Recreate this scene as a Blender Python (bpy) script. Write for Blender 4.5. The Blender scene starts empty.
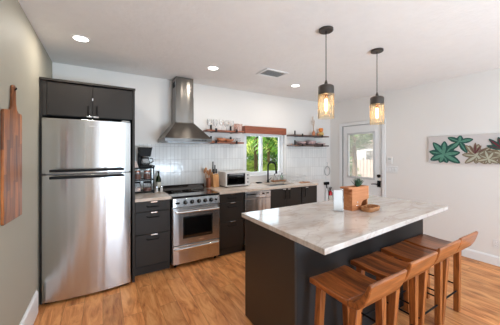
import bpy, bmesh, math, random
from math import sin, cos, pi, radians
from mathutils import Vector, Matrix
random.seed(7)
S = bpy.context.scene
COL = S.collection

# ------------------------------------------------------------------ camera, world, lights, exposure
H = 1.5
TH = 31.07
cd = bpy.data.cameras.new('camera'); cam = bpy.data.objects.new('camera', cd); COL.objects.link(cam)
cam.location = (0, 0, H); cam.rotation_euler = (pi/2, 0, -radians(TH))
cd.sensor_fit = 'HORIZONTAL'; cd.sensor_width = 36; cd.lens = 36*244/500; cd.shift_y = -9.5/500
cd.clip_start = .02; cd.clip_end = 200
S.camera = cam

S.view_settings.view_transform = 'Standard'; S.view_settings.look = 'None'
S.view_settings.exposure = -0.2; S.view_settings.gamma = 1; S.view_settings.use_curve_mapping = False

W = bpy.data.worlds.new('sky'); S.world = W; W.use_nodes = True
bg = W.node_tree.nodes['Background']; bg.inputs[0].default_value = (.86, .93, 1, 1); bg.inputs[1].default_value = 1.1

def light(kind, name, loc, power, color=(1, 1, 1), rot=(0, 0, 0), size=None, size_y=None, shape=None, spread=None):
    l = bpy.data.lights.new(name, kind); l.energy = power; l.color = color
    if kind == 'AREA':
        l.size = size
        if shape: l.shape = shape
        if size_y: l.shape = 'RECTANGLE'; l.size_y = size_y
        if spread: l.spread = spread
    o = bpy.data.objects.new(name, l); o.location = loc; o.rotation_euler = rot; COL.objects.link(o); return o

sun = light('SUN', 'sun', (0, 0, 8), 11, (1, .96, .88), (0, radians(-38), 0)); sun.data.angle = radians(1)
sun.rotation_euler = Vector((-.75, -.12, 1)).to_track_quat('Z', 'Y').to_euler()
# daylight lamps added for guessed, unseen rear and side windows (behind the camera)
DAY = (.745, .93, 1.12)
light('AREA', 'added_rear_daylight', (2.53, -2.62, 1.35), 15, DAY, (radians(95), 0, 0), 3.2, 2.1)
light('AREA', 'added_ceiling_fill', (1.7, -2.8, .7), 280, DAY, (radians(150), radians(0), radians(8)), 2.2, 1.1)  # added uplight at the guessed rear window, brightens the ceiling
light('AREA', 'added_side_daylight', (4.64, -1.2, 1.3), 12, DAY, (radians(122), 0, radians(90)), 1.5, 1.6)
light('AREA', 'kitchen_window_daylight', (2.68, 4.03, 1.48), 8, DAY, (radians(-90), 0, 0), .9, .78)

# ------------------------------------------------------------------ materials
def newmat(name):
    m = bpy.data.materials.new(name); m.use_nodes = True
    nt = m.node_tree; return m, nt, nt.nodes, nt.links, nt.nodes['Principled BSDF']

def rgb(*c):            # 0-255 sRGB to linear
    return tuple(((v/255)/12.92 if v/255 <= .04045 else ((v/255+.055)/1.055)**2.4) for v in c) + (1,)

def mat(name, c, rough=.5, metal=0, vary=.04, scale=30, bump=0, bscale=200, spec=.5, coat=0, emit=None, es=0, sub=0, aniso=0, tangent=None):
    """procedural: noise-varied colour, optional bump"""
    m, nt, N, L, b = newmat(name)
    tc = N.new('ShaderNodeTexCoord')
    n = N.new('ShaderNodeTexNoise'); n.inputs['Scale'].default_value = scale; n.inputs['Detail'].default_value = 3
    L.new(tc.outputs['Object'], n.inputs['Vector'])
    mx = N.new('ShaderNodeMix'); mx.data_type = 'RGBA'
    mx.inputs[6].default_value = tuple(max(0, v*(1-vary)) for v in c[:3])+(1,)
    mx.inputs[7].default_value = tuple(min(1, v*(1+vary)) for v in c[:3])+(1,)
    L.new(n.outputs['Fac'], mx.inputs[0]); L.new(mx.outputs[2], b.inputs['Base Color'])
    b.inputs['Roughness'].default_value = rough; b.inputs['Metallic'].default_value = metal
    b.inputs['Specular IOR Level'].default_value = spec
    b.inputs['Coat Weight'].default_value = coat
    if aniso:
        b.inputs['Anisotropic'].default_value = aniso
        cx = N.new('ShaderNodeCombineXYZ'); cx.inputs[0].default_value, cx.inputs[1].default_value, cx.inputs[2].default_value = tangent
        L.new(cx.outputs[0], b.inputs['Tangent'])
    if bump:
        n2 = N.new('ShaderNodeTexNoise'); n2.inputs['Scale'].default_value = bscale; n2.inputs['Detail'].default_value = 4
        L.new(tc.outputs['Object'], n2.inputs['Vector'])
        bp = N.new('ShaderNodeBump'); bp.inputs['Strength'].default_value = bump; bp.inputs['Distance'].default_value = .01
        L.new(n2.outputs['Fac'], bp.inputs['Height']); L.new(bp.outputs[0], b.inputs['Normal'])
    if emit:
        b.inputs['Emission Color'].default_value = emit; b.inputs['Emission Strength'].default_value = es
    return m

def steel(name, c, rough=.25, tangent=(0, 0, 1), aniso=.75, wave=5, wamp=.012):
    m, nt, N, L, b = newmat(name)
    tc = N.new('ShaderNodeTexCoord'); mp = N.new('ShaderNodeMapping'); mp.inputs['Scale'].default_value = (3, 3, 500)
    L.new(tc.outputs['Object'], mp.inputs[0])
    n = N.new('ShaderNodeTexNoise'); n.inputs['Scale'].default_value = 2; n.inputs['Detail'].default_value = 2; L.new(mp.outputs[0], n.inputs['Vector'])
    r = N.new('ShaderNodeMapRange'); r.inputs[3].default_value = rough-.04; r.inputs[4].default_value = rough+.05
    L.new(n.outputs['Fac'], r.inputs[0]); L.new(r.outputs[0], b.inputs['Roughness'])
    b.inputs['Base Color'].default_value = c; b.inputs['Metallic'].default_value = 1
    b.inputs['Anisotropic'].default_value = aniso
    mp2 = N.new('ShaderNodeMapping'); mp2.inputs['Scale'].default_value = (1, 1, .04); L.new(tc.outputs['Object'], mp2.inputs[0])
    n3 = N.new('ShaderNodeTexNoise'); n3.inputs['Scale'].default_value = wave; n3.inputs['Detail'].default_value = 2; L.new(mp2.outputs[0], n3.inputs['Vector'])
    bp = N.new('ShaderNodeBump'); bp.inputs['Strength'].default_value = 1; bp.inputs['Distance'].default_value = wamp
    L.new(n3.outputs['Fac'], bp.inputs['Height']); L.new(bp.outputs[0], b.inputs['Normal'])
    cx = N.new('ShaderNodeCombineXYZ'); cx.inputs[0].default_value, cx.inputs[1].default_value, cx.inputs[2].default_value = tangent
    L.new(cx.outputs[0], b.inputs['Tangent'])
    return m

def wood(name, c1, c2, grain=(18, 1.4, 18), rough=.38, strip=0, strip_axis=0, strips=None, coat=0, spec=.5):
    """c1 dark, c2 light; grain = noise scale per axis (small = along the grain)"""
    m, nt, N, L, b = newmat(name)
    tc = N.new('ShaderNodeTexCoord'); oi = N.new('ShaderNodeObjectInfo')
    ad = N.new('ShaderNodeVectorMath'); ad.operation = 'ADD'; L.new(tc.outputs['Object'], ad.inputs[0])
    cr = N.new('ShaderNodeVectorMath'); cr.operation = 'SCALE'; L.new(oi.outputs['Location'], cr.inputs[0]); cr.inputs['Scale'].default_value = 3.1
    L.new(cr.outputs[0], ad.inputs[1])
    mp = N.new('ShaderNodeMapping'); mp.inputs['Scale'].default_value = grain; L.new(ad.outputs[0], mp.inputs[0])
    n = N.new('ShaderNodeTexNoise'); n.inputs['Scale'].default_value = 1.6; n.inputs['Detail'].default_value = 7; n.inputs['Roughness'].default_value = .62
    n.inputs['Distortion'].default_value = .6
    L.new(mp.outputs[0], n.inputs['Vector'])
    rp = N.new('ShaderNodeValToRGB'); rp.color_ramp.elements[0].position = .3; rp.color_ramp.elements[1].position = .7
    rp.color_ramp.elements[0].color = c1; rp.color_ramp.elements[1].color = c2
    L.new(n.outputs['Fac'], rp.inputs[0]); out = rp.outputs[0]
    if strip:
        sx = N.new('ShaderNodeSeparateXYZ'); L.new(ad.outputs[0], sx.inputs[0])
        mu = N.new('ShaderNodeMath'); mu.operation = 'MULTIPLY'; mu.inputs[1].default_value = 1/strip; L.new(sx.outputs[strip_axis], mu.inputs[0])
        fl = N.new('ShaderNodeMath'); fl.operation = 'FLOOR'; L.new(mu.outputs[0], fl.inputs[0])
        wn = N.new('ShaderNodeTexWhiteNoise'); wn.noise_dimensions = '1D'; L.new(fl.outputs[0], wn.inputs['W'])
        if strips:      # staves cut to lengths along z
            m3 = N.new('ShaderNodeMath'); m3.operation = 'MULTIPLY_ADD'; m3.inputs[1].default_value = 1/strips; L.new(sx.outputs[2], m3.inputs[0]); L.new(wn.outputs['Value'], m3.inputs[2])
            f3 = N.new('ShaderNodeMath'); f3.operation = 'FLOOR'; L.new(m3.outputs[0], f3.inputs[0])
            m4 = N.new('ShaderNodeMath'); m4.operation = 'MULTIPLY_ADD'; m4.inputs[1].default_value = 17.3; L.new(f3.outputs[0], m4.inputs[0]); L.new(fl.outputs[0], m4.inputs[2])
            wn = N.new('ShaderNodeTexWhiteNoise'); wn.noise_dimensions = '1D'; L.new(m4.outputs[0], wn.inputs['W'])
        hv = N.new('ShaderNodeHueSaturation'); L.new(out, hv.inputs['Color'])
        mr = N.new('ShaderNodeMapRange'); mr.inputs[3].default_value = .55; mr.inputs[4].default_value = 1.35; L.new(wn.outputs['Value'], mr.inputs[0])
        L.new(mr.outputs[0], hv.inputs['Value']); out = hv.outputs[0]
    L.new(out, b.inputs['Base Color']); b.inputs['Roughness'].default_value = rough; b.inputs['Coat Weight'].default_value = coat
    b.inputs['Specular IOR Level'].default_value = spec
    bp = N.new('ShaderNodeBump'); bp.inputs['Strength'].default_value = .12; bp.inputs['Distance'].default_value = .004
    L.new(n.outputs['Fac'], bp.inputs['Height']); L.new(bp.outputs[0], b.inputs['Normal'])
    return m

def floor_mat():
    m, nt, N, L, b = newmat('oak_planks')
    tc = N.new('ShaderNodeTexCoord')
    mp = N.new('ShaderNodeMapping'); mp.inputs['Rotation'].default_value = (0, 0, pi/2); L.new(tc.outputs['Object'], mp.inputs[0])
    br = N.new('ShaderNodeTexBrick'); br.offset = .37; br.inputs['Scale'].default_value = 1; br.inputs['Brick Width'].default_value = 1.25
    br.inputs['Row Height'].default_value = .16; br.inputs['Mortar Size'].default_value = .0016; br.inputs['Mortar Smooth'].default_value = .3
    br.inputs['Color1'].default_value = (0, 0, 0, 1); br.inputs['Color2'].default_value = (1, 1, 1, 1); br.inputs['Mortar'].default_value = (.5, .5, .5, 1)
    L.new(mp.outputs[0], br.inputs['Vector'])
    # per plank offset of the grain
    of = N.new('ShaderNodeVectorMath'); of.operation = 'SCALE'; of.inputs['Scale'].default_value = 7
    L.new(br.outputs['Color'], of.inputs[0])
    ad = N.new('ShaderNodeVectorMath'); L.new(tc.outputs['Object'], ad.inputs[0]); L.new(of.outputs[0], ad.inputs[1])
    g = N.new('ShaderNodeMapping'); g.inputs['Scale'].default_value = (11, 1.9, 1); L.new(ad.outputs[0], g.inputs[0])
    n = N.new('ShaderNodeTexNoise'); n.inputs['Scale'].default_value = 1.5; n.inputs['Detail'].default_value = 8; n.inputs['Roughness'].default_value = .65
    n.inputs['Distortion'].default_value = .7; L.new(g.outputs[0], n.inputs['Vector'])
    rp = N.new('ShaderNodeValToRGB'); e = rp.color_ramp.elements
    e[0].position = .28; e[0].color = FL[0]; e[1].position = .74; e[1].color = FL[3]
    a = e.new(.42); a.color = FL[1]; a = e.new(.56); a.color = FL[2]
    L.new(n.outputs['Fac'], rp.inputs[0])
    # knots
    g2 = N.new('ShaderNodeMapping'); g2.inputs['Scale'].default_value = (6, 2.6, 1); L.new(ad.outputs[0], g2.inputs[0])
    k = N.new('ShaderNodeTexVoronoi'); k.inputs['Scale'].default_value = 1.1; L.new(g2.outputs[0], k.inputs['Vector'])
    kr = N.new('ShaderNodeMapRange'); kr.inputs[1].default_value = .04; kr.inputs[2].default_value = .30; kr.inputs[3].default_value = .8; kr.inputs[4].default_value = 0
    L.new(k.outputs['Distance'], kr.inputs[0])
    mk = N.new('ShaderNodeMix'); mk.data_type = 'RGBA'; mk.inputs[7].default_value = FL[0]
    L.new(kr.outputs[0], mk.inputs[0]); L.new(rp.outputs[0], mk.inputs[6])
    hv = N.new('ShaderNodeHueSaturation'); L.new(mk.outputs[2], hv.inputs['Color'])
    mr = N.new('ShaderNodeMapRange'); mr.inputs[3].default_value = .86; mr.inputs[4].default_value = 1.14; L.new(br.outputs['Color'], mr.inputs[0])
    L.new(mr.outputs[0], hv.inputs['Value'])
    mm = N.new('ShaderNodeMix'); mm.data_type = 'RGBA'; mm.blend_type = 'MIX'; mm.inputs[7].default_value = rgb(110, 66, 34)
    sc = N.new('ShaderNodeMath'); sc.operation = 'MULTIPLY'; sc.inputs[1].default_value = .7; L.new(br.outputs['Fac'], sc.inputs[0])
    L.new(sc.outputs[0], mm.inputs[0]); L.new(hv.outputs[0], mm.inputs[6])
    L.new(mm.outputs[2], b.inputs['Base Color']); b.inputs['Roughness'].default_value = .42; b.inputs['Specular IOR Level'].default_value = .35
    bp = N.new('ShaderNodeBump'); bp.inputs['Strength'].default_value = .15; bp.inputs['Distance'].default_value = .004
    L.new(n.outputs['Fac'], bp.inputs['Height']); L.new(bp.outputs[0], b.inputs['Normal'])
    return m
FL = [rgb(142, 80, 42), rgb(200, 128, 74), rgb(224, 156, 98), rgb(238, 180, 124)]

def tile_mat():
    m, nt, N, L, b = newmat('vertical_white_tile')
    tc = N.new('ShaderNodeTexCoord'); sp = N.new('ShaderNodeSeparateXYZ'); L.new(tc.outputs['Object'], sp.inputs[0])
    cb = N.new('ShaderNodeCombineXYZ'); L.new(sp.outputs[2], cb.inputs[0]); L.new(sp.outputs[0], cb.inputs[1])
    br = N.new('ShaderNodeTexBrick'); br.offset = 0; br.inputs['Scale'].default_value = 1; br.inputs['Brick Width'].default_value = .2
    br.inputs['Row Height'].default_value = .056; br.inputs['Mortar Size'].default_value = .003; br.inputs['Mortar Smooth'].default_value = .6
    br.inputs['Color1'].default_value = rgb(226, 226, 224); br.inputs['Color2'].default_value = rgb(236, 236, 234); br.inputs['Mortar'].default_value = rgb(204, 202, 200)
    L.new(cb.outputs[0], br.inputs['Vector']); L.new(br.outputs['Color'], b.inputs['Base Color'])
    b.inputs['Roughness'].default_value = .12
    n = N.new('ShaderNodeTexNoise'); n.inputs['Scale'].default_value = 14; L.new(tc.outputs['Object'], n.inputs['Vector'])
    mu = N.new('ShaderNodeMath'); mu.operation = 'MULTIPLY_ADD'; mu.inputs[1].default_value = -1.2
    L.new(br.outputs['Fac'], mu.inputs[0]); L.new(n.outputs['Fac'], mu.inputs[2])
    bp = N.new('ShaderNodeBump'); bp.inputs['Strength'].default_value = .5; bp.inputs['Distance'].default_value = .004
    L.new(mu.outputs[0], bp.inputs['Height']); L.new(bp.outputs[0], b.inputs['Normal'])
    return m

def marble_mat(name, base, vein, cloud):
    m, nt, N, L, b = newmat(name)
    tc = N.new('ShaderNodeTexCoord'); mp = N.new('ShaderNodeMapping'); mp.inputs['Rotation'].default_value = (0, 0, .5); mp.inputs['Scale'].default_value = (1.1, 2.6, 1)
    L.new(tc.outputs['Object'], mp.inputs[0])
    n = N.new('ShaderNodeTexNoise'); n.inputs['Scale'].default_value = 1.5; n.inputs['Detail'].default_value = 8; n.inputs['Distortion'].default_value = 1.3
    n.inputs['Roughness'].default_value = .6; L.new(mp.outputs[0], n.inputs['Vector'])
    s = N.new('ShaderNodeMath'); s.operation = 'SUBTRACT'; s.inputs[1].default_value = .5; L.new(n.outputs['Fac'], s.inputs[0])
    a = N.new('ShaderNodeMath'); a.operation = 'ABSOLUTE'; L.new(s.outputs[0], a.inputs[0])
    r = N.new('ShaderNodeMapRange'); r.inputs[1].default_value = 0; r.inputs[2].default_value = .03; r.inputs[3].default_value = .36; r.inputs[4].default_value = 0
    L.new(a.outputs[0], r.inputs[0])
    n2 = N.new('ShaderNodeTexNoise'); n2.inputs['Scale'].default_value = 2.2; n2.inputs['Detail'].default_value = 6; L.new(mp.outputs[0], n2.inputs['Vector'])
    r2 = N.new('ShaderNodeMapRange'); r2.inputs[1].default_value = .4; r2.inputs[2].default_value = .68; L.new(n2.outputs['Fac'], r2.inputs[0])
    m1 = N.new('ShaderNodeMix'); m1.data_type = 'RGBA'; m1.inputs[6].default_value = base; m1.inputs[7].default_value = cloud; L.new(r2.outputs[0], m1.inputs[0])
    m2 = N.new('ShaderNodeMix'); m2.data_type = 'RGBA'; m2.inputs[7].default_value = vein; L.new(m1.outputs[2], m2.inputs[6]); L.new(r.outputs[0], m2.inputs[0])
    L.new(m2.outputs[2], b.inputs['Base Color']); b.inputs['Roughness'].default_value = .09; b.inputs['Specular IOR Level'].default_value = .6
    return m

def glass_mat(name, tint=(1, 1, 1, 1), refl=.35, rough=.02, gl=(1, 1, 1, 1), scatter=0):
    m = bpy.data.materials.new(name); m.use_nodes = True; nt = m.node_tree; N = nt.nodes; L = nt.links; N.clear()
    o = N.new('ShaderNodeOutputMaterial'); t = N.new('ShaderNodeBsdfTransparent'); t.inputs[0].default_value = tint
    g = N.new('ShaderNodeBsdfGlossy'); g.inputs['Roughness'].default_value = rough; g.inputs['Color'].default_value = gl
    lw = N.new('ShaderNodeLayerWeight'); lw.inputs[0].default_value = refl
    mx = N.new('ShaderNodeMixShader'); L.new(lw.outputs['Fresnel'], mx.inputs[0]); L.new(t.outputs[0], mx.inputs[1]); L.new(g.outputs[0], mx.inputs[2])
    out = mx
    if scatter:     # textured pendant glass; elsewhere diffuse colour imitates pale rims and washed-out haze
        d = N.new('ShaderNodeBsdfDiffuse'); d.inputs[0].default_value = gl; tr = N.new('ShaderNodeBsdfTranslucent'); tr.inputs[0].default_value = gl
        a = N.new('ShaderNodeMixShader'); a.inputs[0].default_value = .6; L.new(d.outputs[0], a.inputs[1]); L.new(tr.outputs[0], a.inputs[2])
        out = N.new('ShaderNodeMixShader'); out.inputs[0].default_value = scatter; L.new(mx.outputs[0], out.inputs[1]); L.new(a.outputs[0], out.inputs[2])
    L.new(out.outputs[0], o.inputs[0]); return m

def leaf_mat(name, c1, c2, rough=.4, trans=.3):
    m, nt, N, L, b = newmat(name)
    tc = N.new('ShaderNodeTexCoord'); n = N.new('ShaderNodeTexNoise'); n.inputs['Scale'].default_value = 5; L.new(tc.outputs['Object'], n.inputs['Vector'])
    rp = N.new('ShaderNodeValToRGB'); rp.color_ramp.elements[0].color = c1; rp.color_ramp.elements[1].color = c2
    rp.color_ramp.elements[0].position = .35; rp.color_ramp.elements[1].position = .65; L.new(n.outputs['Fac'], rp.inputs[0])
    L.new(rp.outputs[0], b.inputs['Base Color']); b.inputs['Roughness'].default_value = rough
    if trans:
        t = N.new('ShaderNodeBsdfTranslucent'); L.new(rp.outputs[0], t.inputs[0]); mx = N.new('ShaderNodeMixShader'); mx.inputs[0].default_value = trans
        o = [x for x in N if x.type == 'OUTPUT_MATERIAL'][0]
        L.new(b.outputs[0], mx.inputs[1]); L.new(t.outputs[0], mx.inputs[2]); L.new(mx.outputs[0], o.inputs[0])
    return m

WHITE = mat('white_wall_paint', rgb(232, 228, 224), .75, vary=.01, scale=4, bump=.05, bscale=90)
CEIL = mat('textured_ceiling_paint', rgb(242, 241, 240), .85, vary=.03, scale=9, bump=.45, bscale=20)
SAGE = mat('grey_green_wall_paint', rgb(172, 166, 150), .6, vary=.02, scale=3, bump=.06, bscale=60)
TRIM = mat('white_trim_paint', rgb(236, 236, 236), .35, vary=.01)
FLOOR = floor_mat()
TILE = tile_mat()
CHAR = mat('charcoal_cabinet', rgb(47, 42, 38), .5, spec=.35, vary=.05, scale=6)
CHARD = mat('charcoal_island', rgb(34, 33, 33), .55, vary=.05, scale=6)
DARKGAP = mat('dark_carcass', rgb(24, 24, 25), .7)
BLACK = mat('black_metal', rgb(20, 20, 22), .5, spec=.2)
BLACKP = mat('black_plastic', rgb(16, 16, 17), .5, spec=.2)
BGLASS = mat('black_glass', rgb(10, 11, 12), .06, vary=0, spec=1, coat=1)
PCAP = mat('dark_bronze_metal', rgb(74, 68, 64), .4, metal=.5)
STEEL = steel('brushed_steel', (.56, .555, .55, 1), .24)
STEELH = steel('hood_steel_dark_reflection', (.17, .155, .14, 1), .2)  # base colour darkened to stand in for reflections of a dark room
STEELD = mat('grey_steel', (.32, .32, .33, 1), .35, metal=1)
CHROME = mat('chrome', (.8, .8, .8, 1), .12, metal=1)
MARB = marble_mat('island_marble', rgb(212, 204, 198), rgb(158, 134, 120), rgb(194, 180, 170))
MARB2 = marble_mat('counter_marble', rgb(232, 220, 208), rgb(192, 168, 150), rgb(222, 204, 188))
STOOL = wood('stool_teak', rgb(84, 38, 14), rgb(178, 100, 46), (26, 2.2, 26), .3, strip=.055, strip_axis=0, coat=.25)
STOOLB = wood('stool_teak_backrest', rgb(102, 52, 22), rgb(184, 110, 56), (2.5, 30, 20), .3, coat=.25)
STOOLL = wood('stool_teak_legs', rgb(106, 54, 22), rgb(184, 110, 54), (30, 30, 2.2), .36, coat=.15)
SHELFW = wood('walnut_shelf', rgb(104, 56, 36), rgb(168, 98, 66), (2, 20, 20), .4)
SHELFD = wood('dark_walnut_shelf', rgb(64, 48, 42), rgb(112, 84, 72), (2, 20, 20), .4)
VALW = wood('red_brown_valance', rgb(116, 58, 38), rgb(158, 88, 60), (2, 20, 26), .45)
ACACIA = wood('acacia_board', rgb(98, 48, 20), rgb(186, 114, 58), (22, 22, 2.4), .5, strip=.058, strip_axis=1, strips=.33)
BLOCKW = wood('beech_block', rgb(196, 134, 76), rgb(222, 168, 110), (18, 18, 2.5), .45)
PLANTW = wood('cedar_planter', rgb(176, 106, 64), rgb(206, 140, 94), (2.2, 14, 18), .45)
TRAYW = wood('tray_wood', rgb(150, 98, 60), rgb(194, 140, 94), (2.2, 14, 14), .45)
SPOONW = wood('utensil_wood', rgb(150, 92, 54), rgb(196, 140, 92), (18, 18, 3), .5)
GLASS = glass_mat('window_glass', (1, 1, 1, 1), .12, .0)
CLEAR = glass_mat('clear_glass', (.99, .99, .99, 1), .2, .1, (1, 1, 1, 1), .14)
AMBERG = glass_mat('amber_glass', (.98, .94, .87, 1), .15, .03, (1, .92, .80, 1), .06)
ACRYL = glass_mat('pale_acrylic', (.97, .97, .97, 1), .12, .05)
WPLAST = mat('white_plastic', rgb(228, 226, 224), .35)
GREYP = mat('grey_plastic', rgb(150, 150, 150), .4)
LEDLENS = mat('lamp_lens', rgb(255, 255, 255), .4, emit=(1, .96, .9, 1), es=9)
FILA = mat('glowing_filament', rgb(255, 220, 160), .4, emit=(1, .72, .38, 1), es=28)
PALM = leaf_mat('palm_leaf', rgb(132, 168, 60), rgb(214, 226, 130), .35, .45)
PALMD = leaf_mat('dark_palm_leaf', rgb(48, 92, 30), rgb(104, 150, 52), .4, .3)
HEDGE = leaf_mat('hedge_leaf', rgb(44, 74, 36), rgb(104, 140, 70), .45, .3)
BARK = mat('palm_bark', rgb(120, 98, 76), .8, vary=.3, scale=20, bump=.5, bscale=40)
AGAVE = leaf_mat('succulent_leaf', rgb(38, 66, 50), rgb(74, 108, 78), .4, 0)
SOIL = mat('potting_soil', rgb(56, 44, 36), .95, vary=.4, scale=90, bump=.6, bscale=120)
GROUND = mat('garden_soil', rgb(120, 128, 84), .95, vary=.35, scale=5, bump=.4, bscale=30)
GRAVEL = mat('pale_patio', rgb(205, 192, 180), .9, vary=.15, scale=12)
COPPER = mat('copper_crock', rgb(176, 112, 84), .3, metal=.6)
MAUVE = mat('mauve_ceramic', rgb(176, 150, 150), .3)
TAN = mat('tan_ceramic', rgb(196, 128, 92), .4)
ORANGE = mat('orange_glaze', rgb(222, 132, 56), .3)
CREAM = mat('cream_glaze', rgb(222, 186, 112), .35)
RED = mat('extinguisher_red', rgb(190, 34, 40), .25)
BOTG = glass_mat('green_bottle_glass', (.08, .16, .07, 1), .35, .03, (.7, .8, .6, 1))
BOTW = mat('bottle_label', rgb(224, 220, 206), .6)
COFF = mat('coffee_beans', rgb(120, 66, 44), .5, vary=.4, scale=120)
PINKC = mat('pale_filter_paper', rgb(224, 204, 196), .8)
DRIED = mat('dried_stem', rgb(178, 140, 100), .8, vary=.2)
CANVAS = mat('pale_canvas', rgb(206, 200, 198), .8, vary=.03, scale=60, bump=.15, bscale=300)
AGRN = mat('painted_teal_green', rgb(86, 138, 118), .6, vary=.45, scale=40)
AGRD = mat('painted_dark_green', rgb(24, 78, 70), .6, vary=.2)
AGRL = mat('painted_sage', rgb(178, 178, 158), .6, vary=.12, scale=30)
AMAR = mat('painted_maroon', rgb(100, 34, 52), .6, vary=.2)
ALINE = mat('painted_outline', rgb(126, 112, 92), .6)
FENCEW = mat('pale_fence_wood', rgb(206, 190, 182), .8, vary=.1, scale=12)
HOUSEW = mat('pale_siding', rgb(214, 214, 216), .7, vary=.03)
SREFL = steel('drawer_steel_floor_tint', (.62, .60, .58, 1), .22)  # slightly warm base colour stands in for the floor's reflection

# ------------------------------------------------------------------ mesh helpers
def BM(): return bmesh.new()
def box(bm, x0, x1, y0, y1, z0, z1):
    vs = [bm.verts.new(p) for p in ((x0,y0,z0),(x1,y0,z0),(x1,y1,z0),(x0,y1,z0),(x0,y0,z1),(x1,y0,z1),(x1,y1,z1),(x0,y1,z1))]
    for f in ((3,2,1,0),(4,5,6,7),(0,1,5,4),(1,2,6,5),(2,3,7,6),(3,0,4,7)): bm.faces.new([vs[i] for i in f])
    return bm
def hexa(bm, bot, top):
    vs = [bm.verts.new(p) for p in list(bot)+list(top)]
    for f in ((3,2,1,0),(4,5,6,7),(0,1,5,4),(1,2,6,5),(2,3,7,6),(3,0,4,7)): bm.faces.new([vs[i] for i in f])
    return bm
def prism(bm, pts, axis, a, b):
    """closed 2-D outline extruded along axis from a to b; outline in the other two axes, in xyz order"""
    def p3(p, t):
        return {'x': (t, p[0], p[1]), 'y': (p[0], t, p[1]), 'z': (p[0], p[1], t)}[axis]
    A = [bm.verts.new(p3(p, a)) for p in pts]; B = [bm.verts.new(p3(p, b)) for p in pts]; n = len(pts)
    bm.faces.new(A); bm.faces.new(B[::-1])
    for i in range(n): bm.faces.new((A[i], B[i], B[(i+1) % n], A[(i+1) % n]))
    bmesh.ops.recalc_face_normals(bm, faces=bm.faces); return bm
def tube(bm, pts, r, n=8, caps=True, closed=False):
    pts = [Vector(p) for p in pts]; m = len(pts); rs = r if isinstance(r, (list, tuple)) else [r]*m
    rings = []; u = None
    for i, p in enumerate(pts):
        if closed: d = (pts[(i+1) % m]-pts[i-1])
        else: d = pts[min(i+1, m-1)]-pts[max(i-1, 0)]
        d = d.normalized()
        if u is None: u = d.orthogonal().normalized()
        else: u = (u-d*u.dot(d)).normalized()
        v = d.cross(u)
        rings.append([bm.verts.new(p+(u*cos(2*pi*k/n)+v*sin(2*pi*k/n))*rs[i]) for k in range(n)])
    for i in range(m if closed else m-1):
        a, b = rings[i], rings[(i+1) % m]
        for k in range(n): bm.faces.new((a[k], a[(k+1) % n], b[(k+1) % n], b[k]))
    if caps and not closed: bm.faces.new(rings[0][::-1]); bm.faces.new(rings[-1])
    return bm
def lathe(bm, prof, c=(0, 0, 0), n=24, cap=True):
    """prof = (radius, z) from bottom to top; open outline gives a shell"""
    rings = []
    for r, z in prof:
        rings.append([bm.verts.new((c[0]+r*cos(2*pi*k/n), c[1]+r*sin(2*pi*k/n), c[2]+z)) for k in range(n)])
    for a, b in zip(rings, rings[1:]):
        for k in range(n): bm.faces.new((a[k], a[(k+1) % n], b[(k+1) % n], b[k]))
    if cap: bm.faces.new(rings[0][::-1]); bm.faces.new(rings[-1])
    return bm
def cyl(bm, p0, p1, r, n=16, r1=None):
    return tube(bm, [p0, p1], [r, r if r1 is None else r1], n)

def part(name, bm, m, parent=None, bevel=0, smooth=False, seg=2, label=None, sharp=35):
    me = bpy.data.meshes.new(name); bmesh.ops.remove_doubles(bm, verts=bm.verts, dist=1e-6); bmesh.ops.recalc_face_normals(bm, faces=bm.faces)
    bm.to_mesh(me); bm.free()
    o = bpy.data.objects.new(name, me); COL.objects.link(o)
    me.materials.append(m)
    if smooth or bevel:
        for p in me.polygons: p.use_smooth = True
        me.set_sharp_from_angle(angle=radians(sharp))
    if bevel:
        b = o.modifiers.new('bevel', 'BEVEL'); b.width = bevel; b.segments = seg; b.limit_method = 'ANGLE'; b.angle_limit = radians(40); b.harden_normals = False
    if parent: o.parent = parent
    if label: o['label'] = label
    return o
def thing(name, label, cat, loc=(0, 0, 0), rz=0, group=None):
    o = bpy.data.objects.new(name, None); COL.objects.link(o); o.empty_display_size = .05
    o.location = loc; o.rotation_euler = (0, 0, rz); o['label'] = label; o['category'] = cat
    if group: o['group'] = group
    return o
def tag(o, label, cat, group=None, loc=None):
    o['label'] = label; o['category'] = cat
    if group: o['group'] = group
    if loc: o.location = loc
    return o
def struct(name, bm, m, bevel=0, label=None):
    o = part(name, bm, m, bevel=bevel); o['kind'] = 'structure'
    if label: o['label'] = label
    return o
def sroot(name, loc=(0, 0, 0)):
    o = bpy.data.objects.new(name, None); COL.objects.link(o); o.location = loc; o['kind'] = 'structure'; return o
def dup(root, loc, rz=None, label=None, group=None):
    r = root.copy(); COL.objects.link(r); r.location = loc
    if rz is not None: r.rotation_euler = (0, 0, rz)
    if label: r['label'] = label
    if group: r['group'] = group
    for ch in list(root.children):
        c = ch.copy(); COL.objects.link(c); c.parent = r
        for g in ch.children:
            d = g.copy(); COL.objects.link(d); d.parent = c
    return r

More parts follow.
